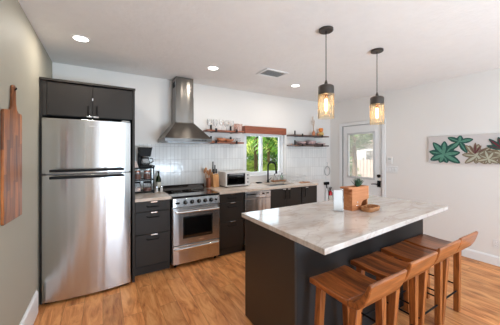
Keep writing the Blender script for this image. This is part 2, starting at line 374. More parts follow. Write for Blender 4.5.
# ------------------------------------------------------------------ room shell
YB = 3.87; XL = -.54; XR = 4.5; YR = -2.6; ZC = 2.63
WX0, WX1, WZ0, WZ1 = 2.21, 3.15, 1.06, 1.90           # kitchen window opening
DY0, DY1, DZ = 2.64, 3.55, 2.09                         # door opening in right wall
CT = .945                                               # worktop height
struct('floor', box(BM(), XL-.15, XR+.15, YR-.15, YB+.15, -.12, 0), FLOOR)
struct('ceiling', box(BM(), XL-.5, XR+.5, YR-.5, YB+.35, ZC, ZC+.15), CEIL)
struct('wall_left', box(BM(), XL-.15, XL, YR, YB, 0, ZC), SAGE)
b = BM(); box(b, XL-.15, WX0, YB, YB+.15, 0, ZC); box(b, WX1, XR+.15, YB, YB+.15, 0, ZC); box(b, WX0, WX1, YB, YB+.15, 0, WZ0); box(b, WX0, WX1, YB, YB+.15, WZ1, ZC)
struct('wall_back', b, WHITE)
b = BM(); box(b, XR, XR+.15, DY1, YB, 0, ZC); box(b, XR, XR+.15, DY0, DY1, DZ, ZC); box(b, XR, XR+.15, -.45, DY0, 0, ZC)
box(b, XR, XR+.15, YR, -1.95, 0, ZC); box(b, XR, XR+.15, -1.95, -.45, 0, .55); box(b, XR, XR+.15, -1.95, -.45, 2.25, ZC)
struct('wall_right', b, WHITE)
b = BM(); box(b, XL-.15, -.12, YR-.15, YR, 0, ZC); box(b, .2, .87, YR-.15, YR, 0, ZC); box(b, 4.2, XR+.15, YR-.15, YR, 0, ZC)
for x0, x1 in ((-.12, .2), (.87, 4.2)): box(b, x0, x1, YR-.15, YR, 0, .3); box(b, x0, x1, YR-.15, YR, 2.4, ZC)
struct('wall_rear', b, WHITE)
def base(name, pts, axis, a, bb):
    struct(name, prism(BM(), pts, axis, a, bb), TRIM)
base('baseboard_left', [(XL, 0), (XL+.018, 0), (XL+.018, .19), (XL+.008, .21), (XL, .21)], 'y', YR, 3.0)
base('baseboard_right', [(XR, 0), (XR-.018, 0), (XR-.018, .105), (XR-.008, .125), (XR, .125)], 'y', YR, DY0-.07)
base('baseboard_back', [(YB, 0), (YB-.018, 0), (YB-.018, .105), (YB-.008, .125), (YB, .125)], 'x', 3.42, XR)

def frame_bm(b, a0, a1, z0, z1, w, d0, d1, axis):
    """rectangular ring; a = horizontal axis range, d = depth range"""
    for (p0, p1, q0, q1) in ((a0, a1, z0, z0+w), (a0, a1, z1-w, z1), (a0, a0+w, z0+w, z1-w), (a1-w, a1, z0+w, z1-w)):
        if axis == 'x': box(b, p0, p1, d0, d1, q0, q1)
        else: box(b, d0, d1, p0, p1, q0, q1)
    return b
# kitchen window
w = sroot('window_1')
b = frame_bm(BM(), WX0, WX1, WZ0, WZ1, .045, YB+.05, YB+.12, 'x'); part('window_frame', b, TRIM, w, bevel=.003)
mx = (WX0+WX1)/2-.06
sl = part('sash', frame_bm(BM(), WX0+.045, mx+.03, WZ0+.045, WZ1-.045, .035, YB+.055, YB+.085, 'x'), TRIM, w, bevel=.003)
part('pane', box(BM(), WX0+.08, mx-.005, YB+.068, YB+.072, WZ0+.08, WZ1-.08), GLASS, sl)
sl = part('sash', frame_bm(BM(), mx-.02, WX1-.045, WZ0+.045, WZ1-.045, .035, YB+.086, YB+.115, 'x'), TRIM, w, bevel=.003)
part('pane', box(BM(), mx+.015, WX1-.08, YB+.098, YB+.102, WZ0+.08, WZ1-.08), GLASS, sl)
part('window_sill', box(BM(), WX0-.0, WX1+.0, YB-.02, YB+.06, WZ0-.0, WZ0+.022), TRIM, w, bevel=.004)
for i, (x0, x1) in enumerate(((-.12, .2), (.87, 4.2))):  # guessed unseen rear windows; narrow one added for a bright fridge reflection
    w = sroot('window_%d' % (i+2))
    b = frame_bm(BM(), x0, x1, .3, 2.4, .05, YR-.1, YR-.05, 'x'); (x1-x0 > 1) and box(b, (x0+x1)/2-.03, (x0+x1)/2+.03, YR-.1, YR-.05, .35, 2.35)
    part('window_frame', b, TRIM, w)
w = sroot('window_4')  # guessed unseen side window, built to let daylight in
part('window_frame', frame_bm(BM(), -1.95, -.45, .55, 2.25, .05, XR+.05, XR+.1, 'y'), TRIM, w)

# door
d = sroot('door_1')
b = BM(); GY0, GY1, GZ0, GZ1 = 2.83, 3.40, 1.0, 1.90
x0, x1 = XR+.02, XR+.065
box(b, x0, x1, DY0+.02, GY0, .01, DZ-.02); box(b, x0, x1, GY1, DY1-.02, .01, DZ-.02); box(b, x0, x1, GY0, GY1, .01, GZ0); box(b, x0, x1, GY0, GY1, GZ1, DZ-.02)
part('door_leaf', b, TRIM, d)
part('glazing_bead', frame_bm(BM(), GY0-.025, GY1+.025, GZ0-.025, GZ1+.025, .035, XR+.005, XR+.03, 'y'), mat('grey_white_bead', rgb(206, 206, 206), .4), d, bevel=.004)
part('pane', box(BM(), XR+.04, XR+.044, GY0, GY1, GZ0, GZ1), glass_mat('washed_out_door_glass', (1, 1, 1, 1), .12, 0, (1, 1, 1, 1), .24), d)  # white scatter in the pane imitates a washed-out bright view
b = BM(); box(b, XR-.003, XR+.015, DY0+.012, DY0+.02, 0, DZ-.012); box(b, XR-.003, XR+.015, DY1-.02, DY1-.012, 0, DZ-.012); box(b, XR-.003, XR+.015, DY0+.012, DY1-.012, DZ-.02, DZ-.012)
part('weatherstrip', b, STEELD, d)
b = BM(); cyl(b, (XR+.02, 2.72, 1.06), (XR-.008, 2.72, 1.06), .03, 20); cyl(b, (XR-.008, 2.72, 1.06), (XR-.02, 2.72, 1.06), .02, 20); part('deadbolt', b, BLACK, d, smooth=True)
b = BM(); box(b, XR+.008, XR+.02, 2.688, 2.752, .85, .97); cyl(b, (XR+.01, 2.72, .905), (XR-.045, 2.72, .905), .012, 12); tube(b, [(XR-.045, 2.71, .905), (XR-.047, 2.76, .906), (XR-.044, 2.80, .903), (XR-.04, 2.84, .895)], .0095, 10)
part('lever_handle', b, BLACK, d, smooth=True)
b = BM(); box(b, XR-.015, XR+.0, DY0-.06, DY0+.006, 0, DZ+.055); box(b, XR-.015, XR, DY1-.006, DY1+.06, 0, DZ+.055); box(b, XR-.015, XR, DY0+.006, DY1-.006, DZ-.006, DZ+.055)
o = struct('trim_1', b, TRIM, bevel=.004)
b = BM(); box(b, XR, XR+.15, DY0, DY0+.012, 0, DZ); box(b, XR, XR+.15, DY1-.012, DY1, 0, DZ); box(b, XR, XR+.15, DY0, DY1, DZ-.012, DZ)
struct('trim_2', b, TRIM)

# ------------------------------------------------------------------ cabinets and worktops
def bar_pull(parent, x, y, z, w=.13, clip=True):
    """horizontal wire pull on a drawer face at y (front), with a small pale child latch above"""
    b = BM(); tube(b, [(x-w/2, y+.001, z), (x-w/2+.012, y-.022, z-.012), (x+w/2-.012, y-.022, z-.012), (x+w/2, y+.001, z)], .0058, 8)
    h = part('handle', b, BLACK, parent, smooth=True, label='black wire pull handle')
def latch(parent, x, y, z, w=.075):
    part('latch', box(BM(), x-w/2, x+w/2, y-.012, y-.0005, z-.007, z+.009), CHROME, parent, bevel=.003, label='small bright silver latch clip')
def vert_pull(parent, x, y, z0, z1):
    b = BM(); tube(b, [(x, y+.001, z0), (x, y-.028, z0+.006), (x, y-.028, z1-.006), (x, y+.001, z1)], .0065, 8)
    part('handle', b, BLACK, parent, smooth=True, label='black upright bar handle')

YF = 3.22   # cabinet front plane
def base_cab(x0, x1, label):
    t = thing('base_cabinet', label, 'cabinet', ((x0+x1)/2, YF, 0)); hw = (x1-x0)/2
    b = BM(); box(b, -hw, hw, .02, YB-YF-.002, .10, CT-.035); box(b, -hw, hw, .06, YB-YF-.002, .0, .10); part('carcass', b, DARKGAP, t)
    return t, hw
def drawers(t, hw, cuts, clips=True):
    for z1, z0 in zip(cuts, cuts[1:]):
        dr = part('drawer', box(BM(), -hw+.006, hw-.006, 0, .02, z0+.004, z1-.004), CHAR, t, bevel=.002)
        bar_pull(dr, 0, 0, z1-.055, .15); latch(dr, .01, 0, z1-.012, .08)
t, hw = base_cab(.325, .745, 'charcoal three-drawer base cabinet between fridge and stove'); drawers(t, hw, (.905, .775, .50, .115))
part('toe_kick', box(BM(), -hw, hw, .045, .06, 0, .112), CHAR, t)
t, hw = base_cab(1.435, 1.835, 'charcoal three-drawer base cabinet between stove and dishwasher'); drawers(t, hw, (.905, .775, .50, .115))
part('toe_kick', box(BM(), -hw, hw, .045, .06, 0, .112), CHAR, t)
t, hw = base_cab(2.325, 3.005, 'charcoal two-door base cabinet under the sink')
for s in (-1, 1):
    dr = part('cabinet_door', box(BM(), min(0, s*(hw-.004))+.003, max(0, s*(hw-.004))-.003, 0, .02, .115, .902), CHAR, t, bevel=.002)
    vert_pull(dr, s*.05, 0, .73, .87); 
    latch(dr, s*.05, 0, .888, .06)
part('toe_kick', box(BM(), -hw, hw, .045, .06, 0, .112), CHAR, t)
t, hw = base_cab(3.01, 3.37, 'charcoal single-door base cabinet at the right end of the counter')
dr = part('cabinet_door', box(BM(), -hw+.004, hw-.004, 0, .02, .115, .902), CHAR, t, bevel=.002); vert_pull(dr, -hw+.06, 0, .73, .87); latch(dr, -.06, 0, .888, .06)
part('end_panel', box(BM(), hw, hw+.012, 0, YB-YF-.002, 0, CT-.035), CHAR, t)
part('toe_kick', box(BM(), -hw, hw, .045, .06, 0, .112), CHAR, t)
# worktops
tag(part('worktop', box(BM(), .322, .752, 3.195, YB-.012, CT-.035, CT), MARB2, bevel=.003), 'short marble worktop between fridge and stove', 'worktop')
b = BM(); SX0, SX1, SY0, SY1 = 2.42, 2.98, 3.33, 3.70
for a in ((1.425, SX0, 3.195, YB-.012), (SX1, 3.395, 3.195, YB-.012), (SX0, SX1, 3.195, SY0), (SX0, SX1, SY1, YB-.012)): box(b, a[0], a[1], a[2], a[3], CT-.035, CT)
tag(part('worktop', b, MARB2), 'long pale marble worktop holding the sink under the window', 'worktop')
b = BM(); x0, x1, y0, y1, z0, z1 = SX0+.002, SX1-.002, SY0+.002, SY1-.002, CT-.2, CT-.037
box(b, x0, x1, y0, y1, z0-.004, z0); box(b, x0, x0+.004, y0, y1, z0, z1); box(b, x1-.004, x1, y0, y1, z0, z1); box(b, x0, x1, y0, y0+.004, z0, z1); box(b, x0, x1, y1-.004, y1, z0, z1)
s = thing('sink', 'undermounted white sink basin in the worktop below the window', 'sink'); part('basin', b, WPLAST, s)
part('drain', lathe(BM(), [(.035, z0), (.038, z0+.003), (.02, z0+.004)], (2.7, 3.52, 0), 20), CHROME, s, smooth=True)

# tile backsplashes
tag(part('tile_backsplash', box(BM(), .322, WX0-.03, YB-.011, YB-.0005, CT-.03, 1.635), TILE), 'glossy white vertical tile backsplash behind stove and left of window', 'backsplash')
tag(part('tile_backsplash', box(BM(), WX1+.03, 4.36, YB-.011, YB-.0005, CT-.03, 1.635), TILE), 'glossy white vertical tile backsplash right of the window', 'backsplash')

# fridge surround with upper doors
FX0, FX1, FY = -.535, .318, 3.12
t = thing('fridge_cabinet', 'charcoal cabinet surround enclosing the refrigerator with two upper doors', 'cabinet', (0, 0, 0))
part('side_panel', box(BM(), FX1-.026, FX1, FY, YB-.002, 0, 2.225), CHAR, t, bevel=.0015)
part('side_panel', box(BM(), FX0, FX0+.022, FY+.012, YB-.002, 0, 2.225), CHAR, t, bevel=.0015)
part('crown', box(BM(), FX0-.0, FX1+.004, FY-.012, YB-.002, 2.225, 2.247), CHAR, t, bevel=.0015)
part('filler_strip', box(BM(), FX0+.023, FX0+.055, FY+.004, FY+.024, 1.875, 2.222), CHAR, t)
part('carcass', box(BM(), FX0+.023, FX1-.027, FY+.025, YB-.003, 1.88, 2.22), DARKGAP, t)
xa, xb = FX0+.058, FX1-.029; xm = (xa+xb)/2
for s, (p, q) in ((-1, (xa, xm-.002)), (1, (xm+.002, xb))):
    dr = part('cabinet_door', box(BM(), p, q, FY, FY+.02, 1.885, 2.215), CHAR, t, bevel=.002)
    vert_pull(dr, xm+s*.04, FY, 1.90, 2.0)
    latch(dr, xm+s*.03, FY, 1.885, .05)
part('seam_highlight', box(BM(), xm-.005, xm+.005, FY-.006, FY-.0005, 2.06, 2.085), CHROME, t)  # bright highlight on the door seam, made as a chrome block

# ------------------------------------------------------------------ refrigerator
t = thing('refrigerator', 'tall stainless steel top-freezer refrigerator in the charcoal surround', 'refrigerator', (-.121, 3.06, 0))
hw = .391
part('body', box(BM(), -hw+.024, hw-.012, .0705, .74, .03, 1.835), STEELD, t, bevel=.004)
def cdoor(z0, z1):
    n = 14; pts = []
    for i in range(n+1):
        x = -hw+2*hw*i/n; pts.append((x, .024-.042*(1-(x/hw)**2)))
    pts += [(hw, .07), (-hw, .07)]
    return prism(BM(), pts, 'z', z0, z1)
def long_handle(parent, z, drop):
    b = BM(); box(b, -.32, .32, -.075, -.055, z-.013, z+.013)
    h = part('door_handle', b, BLACKP if drop else STEELD, parent, bevel=.004, label='dark horizontal bar handle')
    for s in (-1, 1): part('mount', box(BM(), s*.30-.014, s*.30+.014, -.057, .01, z-.011, z+.011), BLACKP, h, bevel=.002)
fz = part('freezer_door', cdoor(1.292, 1.845), STEEL, t, bevel=.004); long_handle(fz, 1.325, 1)
fr = part('fridge_door', cdoor(.028, 1.28), STEEL, t, bevel=.004); long_handle(fr, 1.258, 1)
part('badge', box(BM(), .0, .07, -.0195, -.0155, 1.775, 1.786), CHROME, fz)
part('grille', box(BM(), -hw+.02, hw-.02, .035, .075, .012, .055), BLACKP, t)
for s in (-1, 1): part('foot', cyl(BM(), (s*.33, .1, 0), (s*.33, .1, .03), .02), BLACKP, t)
part('hinge_cover', box(BM(), hw-.09, hw-.01, .02, .11, 1.846, 1.862), GREYP, t, bevel=.003)

# ------------------------------------------------------------------ range
RX0, RX1 = .765, 1.415; RY = 3.19
t = thing('kitchen_range', 'stainless steel freestanding range with black glass cooktop under the hood', 'stove', ((RX0+RX1)/2, RY, 0))
hw = (RX1-RX0)/2
part('body', box(BM(), -hw, hw, .035, .655, .05, CT-.035), STEELD, t)
part('cooktop', box(BM(), -hw-.003, hw+.003, .0, .655, CT-.035, CT-.008), BGLASS, t, bevel=.005)
for x, y, r in ((-.16, .17, .10), (.16, .17, .085), (-.16, .43, .075), (.16, .43, .10)):
    b = BM(); tube(b, [(x+r*cos(a*pi/16), y+r*sin(a*pi/16), CT-.0078) for a in range(32)], .0012, 5, closed=True)
    part('burner_ring', b, GREYP, t)
b = prism(BM(), [(.585, CT-.01), (.65, CT-.01), (.65, CT+.055), (.63, CT+.062), (.615, CT+.05)], 'x', -hw, hw); part('backguard', b, BGLASS, t, bevel=.004)
cp = part('control_panel', prism(BM(), [(-.004, CT-.038), (.034, CT-.038), (.034, CT-.15), (-.014, CT-.15)], 'x', -hw, hw), STEEL, t, bevel=.002)
for i, x in enumerate((-.165, -.075, .02, .11, .195)):
    b = BM(); z = CT-.094; cyl(b, (x, -.008, z), (x, -.020, z+.002), .026, 20); cyl(b, (x, -.020, z+.002), (x, -.038, z+.004), .021, 20, .018)
    k = part('knob', b, BLACKP, cp, smooth=True); part('pointer', box(BM(), x-.002, x+.002, -.0395, -.036, z, z+.018), WPLAST, k)
for x, wd in ((-.265, .05), (.27, .03)): part('indicator', box(BM(), x-wd/2, x+wd/2, -.013, -.0075, CT-.108, CT-.085), BLACKP, cp)
od = part('oven_door', box(BM(), -hw+.004, hw-.004, -.012, .034, .30, CT-.16), STEEL, t, bevel=.004)
part('door_window', box(BM(), -.185, .205, -.0155, -.011, .39, .655), BGLASS, od, bevel=.002)
part('window_bezel', frame_bm(BM(), -.195, .215, .38, .665, .012, -.014, -.011, 'x'), BLACKP, od)
b = BM(); tube(b, [(-hw+.03, -.06, .735), (hw-.03, -.06, .735)], .013, 12)
for s in (-1, 1): box(b, s*(hw-.045)-.012, s*(hw-.045)+.012, -.06, -.010, .724, .746)
part('handle', b, CHROME, od, smooth=True, label='polished steel bar handle')
part('badge', box(BM(), .02, .09, -.0145, -.0115, .335, .347), CHROME, od)
dw = part('storage_drawer', box(BM(), -hw+.004, hw-.004, -.010, .034, .055, .29), SREFL, t, bevel=.004)
part('handle', box(BM(), -hw+.02, hw-.02, -.038, -.009, .238, .262), CHROME, dw, bevel=.006, label='long polished lip handle')
for s in (-1, 1):
    for y in (.06, .6): part('foot', cyl(BM(), (s*.28, y, 0), (s*.28, y, .05), .016), BLACKP, t)

# ------------------------------------------------------------------ range hood
t = thing('range_hood', 'stainless steel chimney range hood mounted over the stove', 'range hood', (1.04, YB, 0))
a0, a1 = -.335, .335; c0, c1 = -.13, .13
yb = -.002; yf = -.50; yc = -.27
part('chimney', box(BM(), c0, c1, yc, yb-.002, 1.955, ZC-.012), STEELH, t, bevel=.003)
part('chimney_sleeve', box(BM(), c0-.004, c1+.004, yc-.004, yb-.002, 1.945, 2.33), STEELH, t, bevel=.003)
hexa(b := BM(), [(a0, yf, 1.705), (a1, yf, 1.705), (a1, yb, 1.705), (a0, yb, 1.705)], [(c0-.005, yc-.005, 1.95), (c1+.005, yc-.005, 1.95), (c1+.005, yb, 1.95), (c0-.005, yb, 1.95)])
part('canopy', b, STEELH, t, bevel=.003)
lp = part('canopy_lip', box(BM(), a0, a1, yf, yb, 1.655, 1.705), steel('dark_steel_lip', (.14, .135, .13, 1), .4), t, bevel=.003)
for i in range(5): part('button', box(BM(), .04+i*.045, .07+i*.045, yf-.004, yf+.0, 1.673, 1.688), BLACKP, lp)
part('filter', box(BM(), a0+.05, a1-.05, yf+.05, yb-.05, 1.649, 1.656), STEELD, t)
part('vent_slots', box(BM(), c0-.002, c0+.002, yc+.06, yc+.17, 2.48, 2.56), DARKGAP, t)
for s in (-1, 1): part('hood_lamp', lathe(BM(), [(.028, 0), (.03, -.006), (.001, -.007)], (s*.2, yf+.1, 1.649), 18), WPLAST, t)

# ------------------------------------------------------------------ dishwasher
t = thing('dishwasher', 'stainless steel dishwasher under the worktop right of the drawers', 'dishwasher', (2.08, 3.20, 0))
part('body', box(BM(), -.235, .235, .03, .6, .1, CT-.038), STEELD, t)
part('door', box(BM(), -.237, .237, 0, .03, .115, .79), STEEL, t, bevel=.003)
cp = part('control_panel', box(BM(), -.237, .237, -.006, .03, .795, .902), STEEL, t, bevel=.004)
for x0, x1 in ((-.205, -.05), (.07, .115), (.15, .2)): part('button_strip', box(BM(), x0, x1, -.009, -.005, .855, .872), BLACKP, cp)
part('handle', box(BM(), -.05, .13, -.016, -.004, .812, .832), CHROME, cp, bevel=.004)
part('toe_kick', box(BM(), -.235, .235, .05, .06, 0, .113), BLACKP, t)

# ------------------------------------------------------------------ island
b = BM(); IX0, IX1, IY0, IY1 = 1.126, 2.92, 1.275, 1.955
t = thing('kitchen_island', 'charcoal panelled island base standing on the wood floor', 'island', (0, 0, 0))
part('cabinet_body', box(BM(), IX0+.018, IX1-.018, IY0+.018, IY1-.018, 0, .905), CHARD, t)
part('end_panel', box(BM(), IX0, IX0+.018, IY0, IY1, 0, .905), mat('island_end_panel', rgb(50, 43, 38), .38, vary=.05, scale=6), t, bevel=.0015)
part('end_panel', box(BM(), IX1-.018, IX1, IY0, IY1, 0, .905), CHARD, t, bevel=.0015)
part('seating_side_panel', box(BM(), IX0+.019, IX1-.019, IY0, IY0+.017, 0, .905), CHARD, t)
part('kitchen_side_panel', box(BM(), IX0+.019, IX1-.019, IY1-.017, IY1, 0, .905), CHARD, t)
IT = .945
q = [(1.098, .985), (3.100, 1.118), (3.022, 1.968), (1.098, 1.978)]
b = BM(); hexa(b, [(x, y, .907) for x, y in q], [(x, y, IT) for x, y in q])
tag(part('worktop', b, MARB, bevel=.004), 'large veined marble island worktop with the wooden planter on it', 'worktop')

# ------------------------------------------------------------------ stools
def make_stool():
    t = thing('bar_stool', 'x', 'stool', group='wooden bar stools at the island')
    n = 8
    # seat profile in (y, z), local origin y=0 between front and back legs
    top = []; bot = []
    for i in range(n+1):
        f = i/n; y = .185-.305*f; top.append((y, .655-.014*sin(pi*f*.8))); bot.append((y, .612-.004*f))
    top[0] = (.185, .648)
    def loft(rows, hwx, dish=0):
        bm = BM(); nx = 8; R = []
        for tp, bt in rows:
            r = []
            for j in range(nx+1):
                x = -hwx+2*hwx*j/nx; r.append(bm.verts.new((x, tp[0], tp[1]-dish*(1-(x/hwx)**2))))
            for j in range(nx, -1, -1):
                x = -hwx+2*hwx*j/nx; r.append(bm.verts.new((x, bt[0], bt[1])))
            R.append(r)
        m = len(R[0])
        for a, c in zip(R, R[1:]):
            for k in range(m): bm.faces.new((a[k], a[(k+1) % m], c[(k+1) % m], c[k]))
        for e in (R[0], R[-1]):
            for j in range(nx): bm.faces.new((e[j], e[j+1], e[m-2-j], e[m-1-j]))
        return bm
    part('seat', loft(list(zip(top, bot)), .183, .005), STOOL, t, bevel=.006, sharp=50)
    bt = [(-.120, top[-1][1]), (-.160, .660), (-.192, .690), (-.217, .727), (-.237, .765), (-.252, .798)]
    bb = [(-.120, .608), (-.175, .613), (-.215, .648), (-.242, .695), (-.260, .745), (-.271, .792)]
    part('backrest', loft(list(zip(bt, bb)), .183), STOOLB, t, bevel=.007, sharp=50)
    for sx in (-1, 1):
        for (yt, yf_) in ((.13, .135), (-.135, -.115)):
            xt, xf = sx*.125, sx*.17; a, c = .024, .021
            b = BM(); hexa(b, [(xf-c, yf_-c, 0), (xf+c, yf_-c, 0), (xf+c, yf_+c, 0), (xf-c, yf_+c, 0)], [(xt-a, yt-a, .6135), (xt+a, yt-a, .6135), (xt+a, yt+a, .6135), (xt-a, yt+a, .6135)])
            part('leg', b, STOOLL, t, bevel=.003)
    def lp(sx, front, z):
        f = z/.6135; x = sx*(.17-.045*f); y = (.135-.005*f) if front else (-.115-.02*f); return x, y
    for z, pr in ((.2, ((-1, 0), (1, 0))), (.2, ((-1, 1), (1, 1)))):
        (a, fa), (c, fc) = pr
        p = lp(a, fa, z); q_ = lp(c, fc, z); b = BM(); tube(b, [(p[0]-.024, p[1], z), (q_[0]+.024, q_[1], z)], .007, 8); part('footrest', b, BLACK, t, smooth=True, label='black metal rod footrest')
    for sx in (-1, 1):
        p = lp(sx, 0, .26); q_ = lp(sx, 1, .26); b = BM(); tube(b, [(p[0], p[1]-.0, .26), (q_[0], q_[1]+.0, .26)], .007, 8); part('side_rod', b, BLACK, t, smooth=True, label='black metal side rod')
    return t
st = make_stool()
spots = [(1.395, 1.045, 0), (1.868, 1.068, 0), (2.312, 1.082, 0), (2.712, 1.088, 0)]
labs = ['brown wooden bar stool nearest the camera at the island corner', 'second brown wooden bar stool from the near end of the island',
        'third brown wooden bar stool from the near end of the island', 'farthest brown wooden bar stool, closest to the wall with the painting']
for i, (x, y, r) in enumerate(spots):
    if i == 0: st.location = (x, y-.005, 0); st['label'] = labs[0]
    else: dup(st, (x, y, 0), radians(r), labs[i])

# ------------------------------------------------------------------ pendants
def pendant():
    t = thing('pendant_lamp', 'x', 'pendant lamp', (0, 0, ZC), group='glass pendant lamps over the island')
    part('ceiling_canopy', lathe(BM(), [(.060, -.022), (.064, -.018), (.064, -.002), (.06, 0)], n=28), PCAP, t, smooth=True)
    part('cord', tube(BM(), [(0, 0, -.02), (0, 0, -.47)], .0035, 8), BLACK, t, smooth=True)
    part('cap', lathe(BM(), [(.066, -.60), (.070, -.598), (.070, -.535), (.066, -.522), (.05, -.512), (.018, -.506), (.012, -.485), (.006, -.465)], n=32), PCAP, t, smooth=True)
    b = BM(); lathe(b, [(.071, -.815), (.0715, -.60), (.069, -.60), (.0685, -.815), (.071, -.815)], n=32, cap=False); part('glass_shade', b, AMBERG, t, smooth=True)
    bu = part('bulb', lathe(BM(), [(.001, -.765), (.010, -.758), (.0175, -.738), (.019, -.71), (.017, -.66), (.013, -.63), (.012, -.6)], n=18, cap=False), AMBERG, t, smooth=True)
    pts = []
    for k in range(6):
        a = k*pi/3; x, y = .008*cos(a), .008*sin(a)
        z0, z1 = (-.745, -.64) if k % 2 == 0 else (-.64, -.745)
        pts += [(x, y, z0), (x, y, z1)]
    part('filament', tube(BM(), pts, .0022, 6), FILA, bu)
    part('socket', cyl(BM(), (0, 0, -.63), (0, 0, -.60), .016, 16), COPPER, t)
    return t
pd = pendant(); pd.location = (1.741, 1.547, ZC); pd['label'] = 'amber glass cylinder pendant lamp, left and nearer one over the island'
dup(pd, (2.575, 1.574, ZC), label='amber glass cylinder pendant lamp, right and farther one over the island')
for x, y in ((1.741, 1.547), (2.575, 1.574)): l = light('POINT', 'pendant_bulb_light', (x, y, 1.93), 1.5, (1, .74, .46)); l.data.shadow_soft_size = .02

# ------------------------------------------------------------------ ceiling lights and vent
def can():
    t = thing('recessed_light', 'x', 'ceiling light', (0, 0, ZC))
    part('trim_ring', lathe(BM(), [(.062, -.002), (.064, -.006), (.078, -.005), (.080, -.001)], n=32, cap=False), TRIM, t, smooth=True)
    part('lens', lathe(BM(), [(.0005, -.004), (.062, -.0035), (.062, -.001)], n=32, cap=False), LEDLENS, t, smooth=True)
    return t
cl = can(); cans = [(-.186, 2.923, 'round recessed ceiling light above the refrigerator'), (1.253, 3.032, 'round recessed ceiling light in front of the range hood'), (2.761, 3.106, 'round recessed ceiling light near the kitchen window')]
cans += [(x, y, 'added unseen recessed fill light %s' % n) for x, y, n in ((.55, -.9, 'behind the camera on the left'), (2.9, -.9, 'behind the camera on the right'))]  # unseen lights added behind the camera as fill
for i, (x, y, lb) in enumerate(cans):
    if i == 0: cl.location = (x, y, ZC); cl['label'] = lb; cl['group'] = 'recessed ceiling lights'
    else: dup(cl, (x, y, ZC), label=lb)
    light('AREA', 'recessed_lamp_light', (x, y, ZC-.012), 7, (1, .93, .83), size=.12, shape='DISK')
t = thing('ceiling_vent', 'white rectangular air vent in the ceiling', 'vent', (2.06, 2.80, ZC))
b = BM()
for a in ((-.19, .19, -.14, -.105, -.009, 0), (-.19, .19, .105, .14, -.009, 0), (-.19, -.155, -.105, .105, -.009, 0), (.155, .19, -.105, .105, -.009, 0)): box(b, *a)
part('frame', b, TRIM, t, bevel=.003)
part('backing', box(BM(), -.155, .155, -.105, .105, -.0015, -.0003), GREYP, t)
for k in range(7):
    y = -.09+k*.03; part('slat', hexa(BM(), [(-.155, y-.012, -.011), (.155, y-.012, -.011), (.155, y-.010, -.011), (-.155, y-.010, -.011)], [(-.155, y+.004, -.002), (.155, y+.004, -.002), (.155, y+.006, -.002), (-.155, y+.006, -.002)]), TRIM, t)

# ------------------------------------------------------------------ valance and shelves
b = BM(); box(b, 2.165, 3.10, 3.755, 3.773, 1.855, 1.985); box(b, 2.165, 2.183, 3.773, YB-.002, 1.855, 1.985); box(b, 3.082, 3.10, 3.773, YB-.002, 1.855, 1.985); box(b, 2.183, 3.082, 3.773, YB-.002, 1.967, 1.985)
tag(part('window_valance', b, VALW, bevel=.002), 'red-brown wooden valance box above the kitchen window', 'valance')
def shelf(x0, x1, z, m, label, brk, group):
    t = thing('wall_shelf', label, 'shelf', (0, 0, z), group=group)
    part('board', box(BM(), x0, x1, 3.65, YB-.002, -.026, 0), m, t, bevel=.003)
    for x in brk:
        b = BM(); box(b, x-.016, x+.016, YB-.008, YB-.002, -.001, .10); box(b, x-.016, x+.016, 3.64, YB-.006, -.032, -.0262); box(b, x-.016, x+.016, 3.636, 3.642, -.032, .022)
        part('bracket', b, BLACK, t, label='black flat steel bracket')
G = 'wooden wall shelves'
shelf(1.415, 2.08, 1.875, SHELFW, 'upper wooden shelf between the hood and window, holding drinking glasses', (1.56, 1.93), G)
shelf(1.40, 2.08, 1.685, SHELFW, 'lower wooden shelf between the hood and window, holding tan bowls', (1.56, 1.93), G)
shelf(3.20, 4.20, 1.865, SHELFD, 'upper dark wooden shelf right of the window, holding the orange jar', (3.42, 3.98), G)
shelf(3.20, 4.20, 1.665, SHELFD, 'lower dark wooden shelf right of the window, holding mauve bowls', (3.42, 3.98), G)

# glasses on the upper left shelf
def wineglass():
    t = thing('wine_glass', 'x', 'glass')
    b = BM(); lathe(b, [(.034, 0), (.035, .003), (.005, .007), (.0045, .06), (.007, .068), (.028, .09), (.038, .12), (.037, .15), (.032, .175)], n=18, cap=False); part('bowl_and_stem', b, CLEAR, t, smooth=True)
    return t
def tumbler(m=CLEAR, r=.032, h=.095):
    t = thing('tumbler', 'x', 'glass'); b = BM(); lathe(b, [(.001, .001), (r*.85, .001), (r, h), (r-.002, h), (r*.85-.002, .008), (.001, .008)], n=18, cap=False); part('glass_body', b, m, t, smooth=True); return t
PINKG = glass_mat('pinkish_glass', (.97, .90, .87, 1), .2, .1, (1, .86, .82, 1), .16)
wg = wineglass(); k = 0
for x, y in ((1.47, 3.71), (1.50, 3.80), (1.575, 3.72), (1.61, 3.80), (1.68, 3.71), (1.79, 3.73), (1.82, 3.81), (1.875, 3.72)):
    o = wg if k == 0 else dup(wg, (x, y, 1.875)); o.location = (x, y, 1.875); o['label'] = 'clear stemmed glass in the row on the upper shelf beside the hood'; o['group'] = 'stemmed glasses on the upper left shelf'; k += 1
tb = tumbler(PINKG, .036, .125); k = 0
for x, y in ((1.955, 3.70), (1.985, 3.79), (2.035, 3.70)):
    o = tb if k == 0 else dup(tb, (x, y, 1.875)); o.location = (x, y, 1.875); o['label'] = 'pinkish tumbler at the window end of the upper left shelf'; o['group'] = 'pinkish tumblers on the upper left shelf'; k += 1
